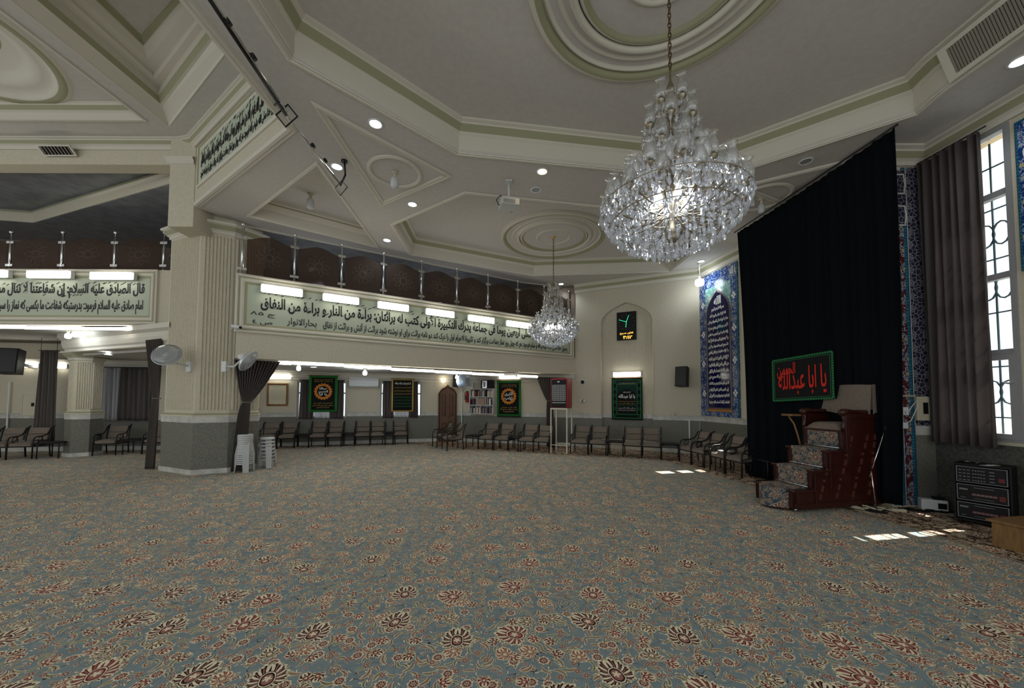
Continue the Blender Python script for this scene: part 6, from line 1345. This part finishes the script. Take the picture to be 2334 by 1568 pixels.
# ------------------------------------------------------------------ ceiling fittings
def vent(label, q, inset_, slats):
    """a grille fixed to a sloping face given by four world points (along, then across)"""
    A, B, C_, D = [Vector(v) for v in q]; t = thing('air_vent', label, 'air vent', A); e1 = B - A; e2 = D - A; n = e1.cross(e2).normalized()
    if n.dot(EYEV - A) < 0: n = -n
    P = lambda u, v, o=0: e1 * u + e2 * v + n * o
    mb = MB(); u0 = .04; v0 = .12
    for a0, a1, b0, b1 in ((0, 1, 0, v0), (0, 1, 1 - v0, 1), (0, u0, v0, 1 - v0), (1 - u0, 1, v0, 1 - v0)):
        c = [P(a0, b0), P(a1, b0), P(a1, b1), P(a0, b1)]; c2 = [v + n * .03 for v in c]; mb.add(c + c2, [(0, 1, 2, 3), (4, 7, 6, 5), (0, 4, 5, 1), (1, 5, 6, 2), (2, 6, 7, 3), (3, 7, 4, 0)])
    mb.build('frame', [MOULD], t)
    mb = MB(); mb.add([P(.03, .1, .004), P(.97, .1, .004), P(.97, .9, .004), P(.03, .9, .004)], [(0, 1, 2, 3)]); mb.build('backing', [BLACKP], t, fix=False)
    mb = MB()
    for k in range(slats): f = u0 + (1 - 2 * u0) * (k + .5) / slats; mb.bar(P(f, v0, .018), P(f, 1 - v0, .018), .02 if inset_ else .014, .02)
    mb.build('slats', [mat('vent_slat', srgb(140, 134, 122), .6)], t)
vz0, vz1 = H + .01, H + .27
A_ = at_z(2152, 188, H); xv = xr - .012
vent('long dark slatted air vent in the recess edge above the right window', [(xr - .01, 4.36, H - .02), (xr - .01, 2.2, H - .02), (xr - .16, 2.2, H + .36), (xr - .16, 4.36, H + .36)], True, 70)
e0, e1_ = Vector((*at_z(1525, 617, H)[:2], 0)), Vector((*at_z(1587, 567, H)[:2], 0)); d_ = (e1_ - e0); nn_ = Vector((-d_.y, d_.x, 0)).normalized(); nn_ = nn_ if nn_.dot(Vector((*CH2, 0)) - e0) > 0 else -nn_
vent('small slatted air vent in the edge of the far recess', [e0 + d_ * .25 + nn_ * .03 + Vector((0, 0, H + .05)), e0 + d_ * .95 + nn_ * .03 + Vector((0, 0, H + .05)), e0 + d_ * .95 + nn_ * .03 + Vector((0, 0, H + .25)), e0 + d_ * .25 + nn_ * .03 + Vector((0, 0, H + .25))], False, 8)
v0_ = at_y(95, 318, 7.35); v1_ = at_y(170, 318, 7.35)
vent('small dark air vent in the cornice at the upper left', [(v0_.x, 7.28, 6.70), (v1_.x, 7.28, 6.70), (v1_.x, 7.42, 6.56), (v0_.x, 7.42, 6.56)][::1], False, 9)
# telescopic pole under the ceiling
zp = H - .22; pts = [at_z(a, b, zp) for a, b in ((452, -40), (485, 3), (520, 50), (545, 84), (578, 130), (600, 160), (636, 232), (652, 262), (688, 300), (714, 332), (742, 366), (776, 420))]
o0 = pts[-1]; t = thing('telescopic_pole', 'long dark telescopic pole with square brackets slung under the ceiling', 'pole', o0)
mb = MB(); mb.tube([pts[0] - o0, pts[7] - o0], .020, 8); mb.build('tube', [BLACKM], t)
mb = MB(); mb.tube([p_ - o0 + Vector((.035, -.02, .01)) for p_ in (pts[0], pts[7])], .010, 6); mb.build('rod', [CHROME], t)
mb = MB(); mb.tube([pts[7] - o0, (0, 0, 0)], .016, 8); mb.build('tube', [CHROME], t)
for p_ in (pts[2], pts[4], pts[9], pts[10]): mb = MB(); d = (pts[-1] - pts[0]).normalized(); mb.cyl(p_ - o0 - d * .03, p_ - o0 + d * .03, .024, n=10); mb.build('collar', [BLACKM], t)
c_ = pts[7] - o0; mb = MB(); rq = [c_ + Vector((dx, 0, dz)) for dx, dz in ((-.13, .0), (.02, .14), (.15, -.02), (-.0, -.16))]; mb.tube(rq, .013, 4, closed=True, smooth=False); mb.build('square_bracket', [BLACKM], t)
c_ = Vector((.02, 0, -.05)); mb = MB(); rq = [c_ + Vector((dx, 0, dz)) for dx, dz in ((-.11, -.02), (.0, .12), (.1, .0), (-.02, -.15))]; mb.tube(rq, .010, 4, closed=True, smooth=False); mb.build('square_bracket', [BLACKM], t)
tp = at_z(785, 366, H) - o0; mb = MB(); mb.cyl(tp, Vector((tp.x + .02, tp.y, -.02)), .016, n=8); mb.cyl(tp + Vector((0, 0, -.03)), tp, .05, n=12); mb.cyl(Vector((0, 0, -.02)), Vector((tp.x + .02, tp.y, -.02)), .016, n=8); mb.build('hanger', [BLACKM], t)
h2 = at_z(625, 240, H) - o0; mb = MB(); mb.cyl(h2, pts[6] - o0, .012, n=6); mb.build('hanger', [BLACKM], t)
# projector
pp_ = at_z(1160, 413, H); t = thing('projector', 'white projector hanging from the ceiling beside the far chandelier ring', 'projector', pp_); dz = at_y(1160, 457, pp_.y).z - pp_.z
mb = MB(); mb.box(-.06, .06, -.06, .06, -.03, 0); mb.build('ceiling_plate', [GREYP], t); mb = MB(); mb.cyl((0, 0, 0), (0, 0, dz), .022, n=10); mb.build('pole', [GREYP], t)
mb = MB(); mb.box(-.16, .16, -.14, .14, dz - .13, dz - .01, xf=Matrix.Rotation(.25, 4, 'Z')); mb.build('case', [GREYP], t, bevel=.012)
mb = MB(); mb.box(-.13, .08, -.15, -.139, dz - .11, dz - .05, xf=Matrix.Rotation(.25, 4, 'Z')); mb.build('grille', [DULL], t)
mb = MB(); mb.lathe([(.001, .02), (.05, .02), (.055, -.02)], 14, xf=Matrix.Rotation(.25, 4, 'Z') @ Matrix.Translation((.09, .15, dz - .07)) @ Matrix.Rotation(-pi / 2, 4, 'X')); mb.build('lens', [BLACKP], t)
mb = MB(); mb.tube([(-.02, 0, dz + .05), (-.16, -.05, dz + .06), (-.22, -.06, dz - .02), (-.18, -.04, dz - .1), (-.12, -.03, dz - .09)], .008, 6); mb.build('cable', [BLACKP], t)
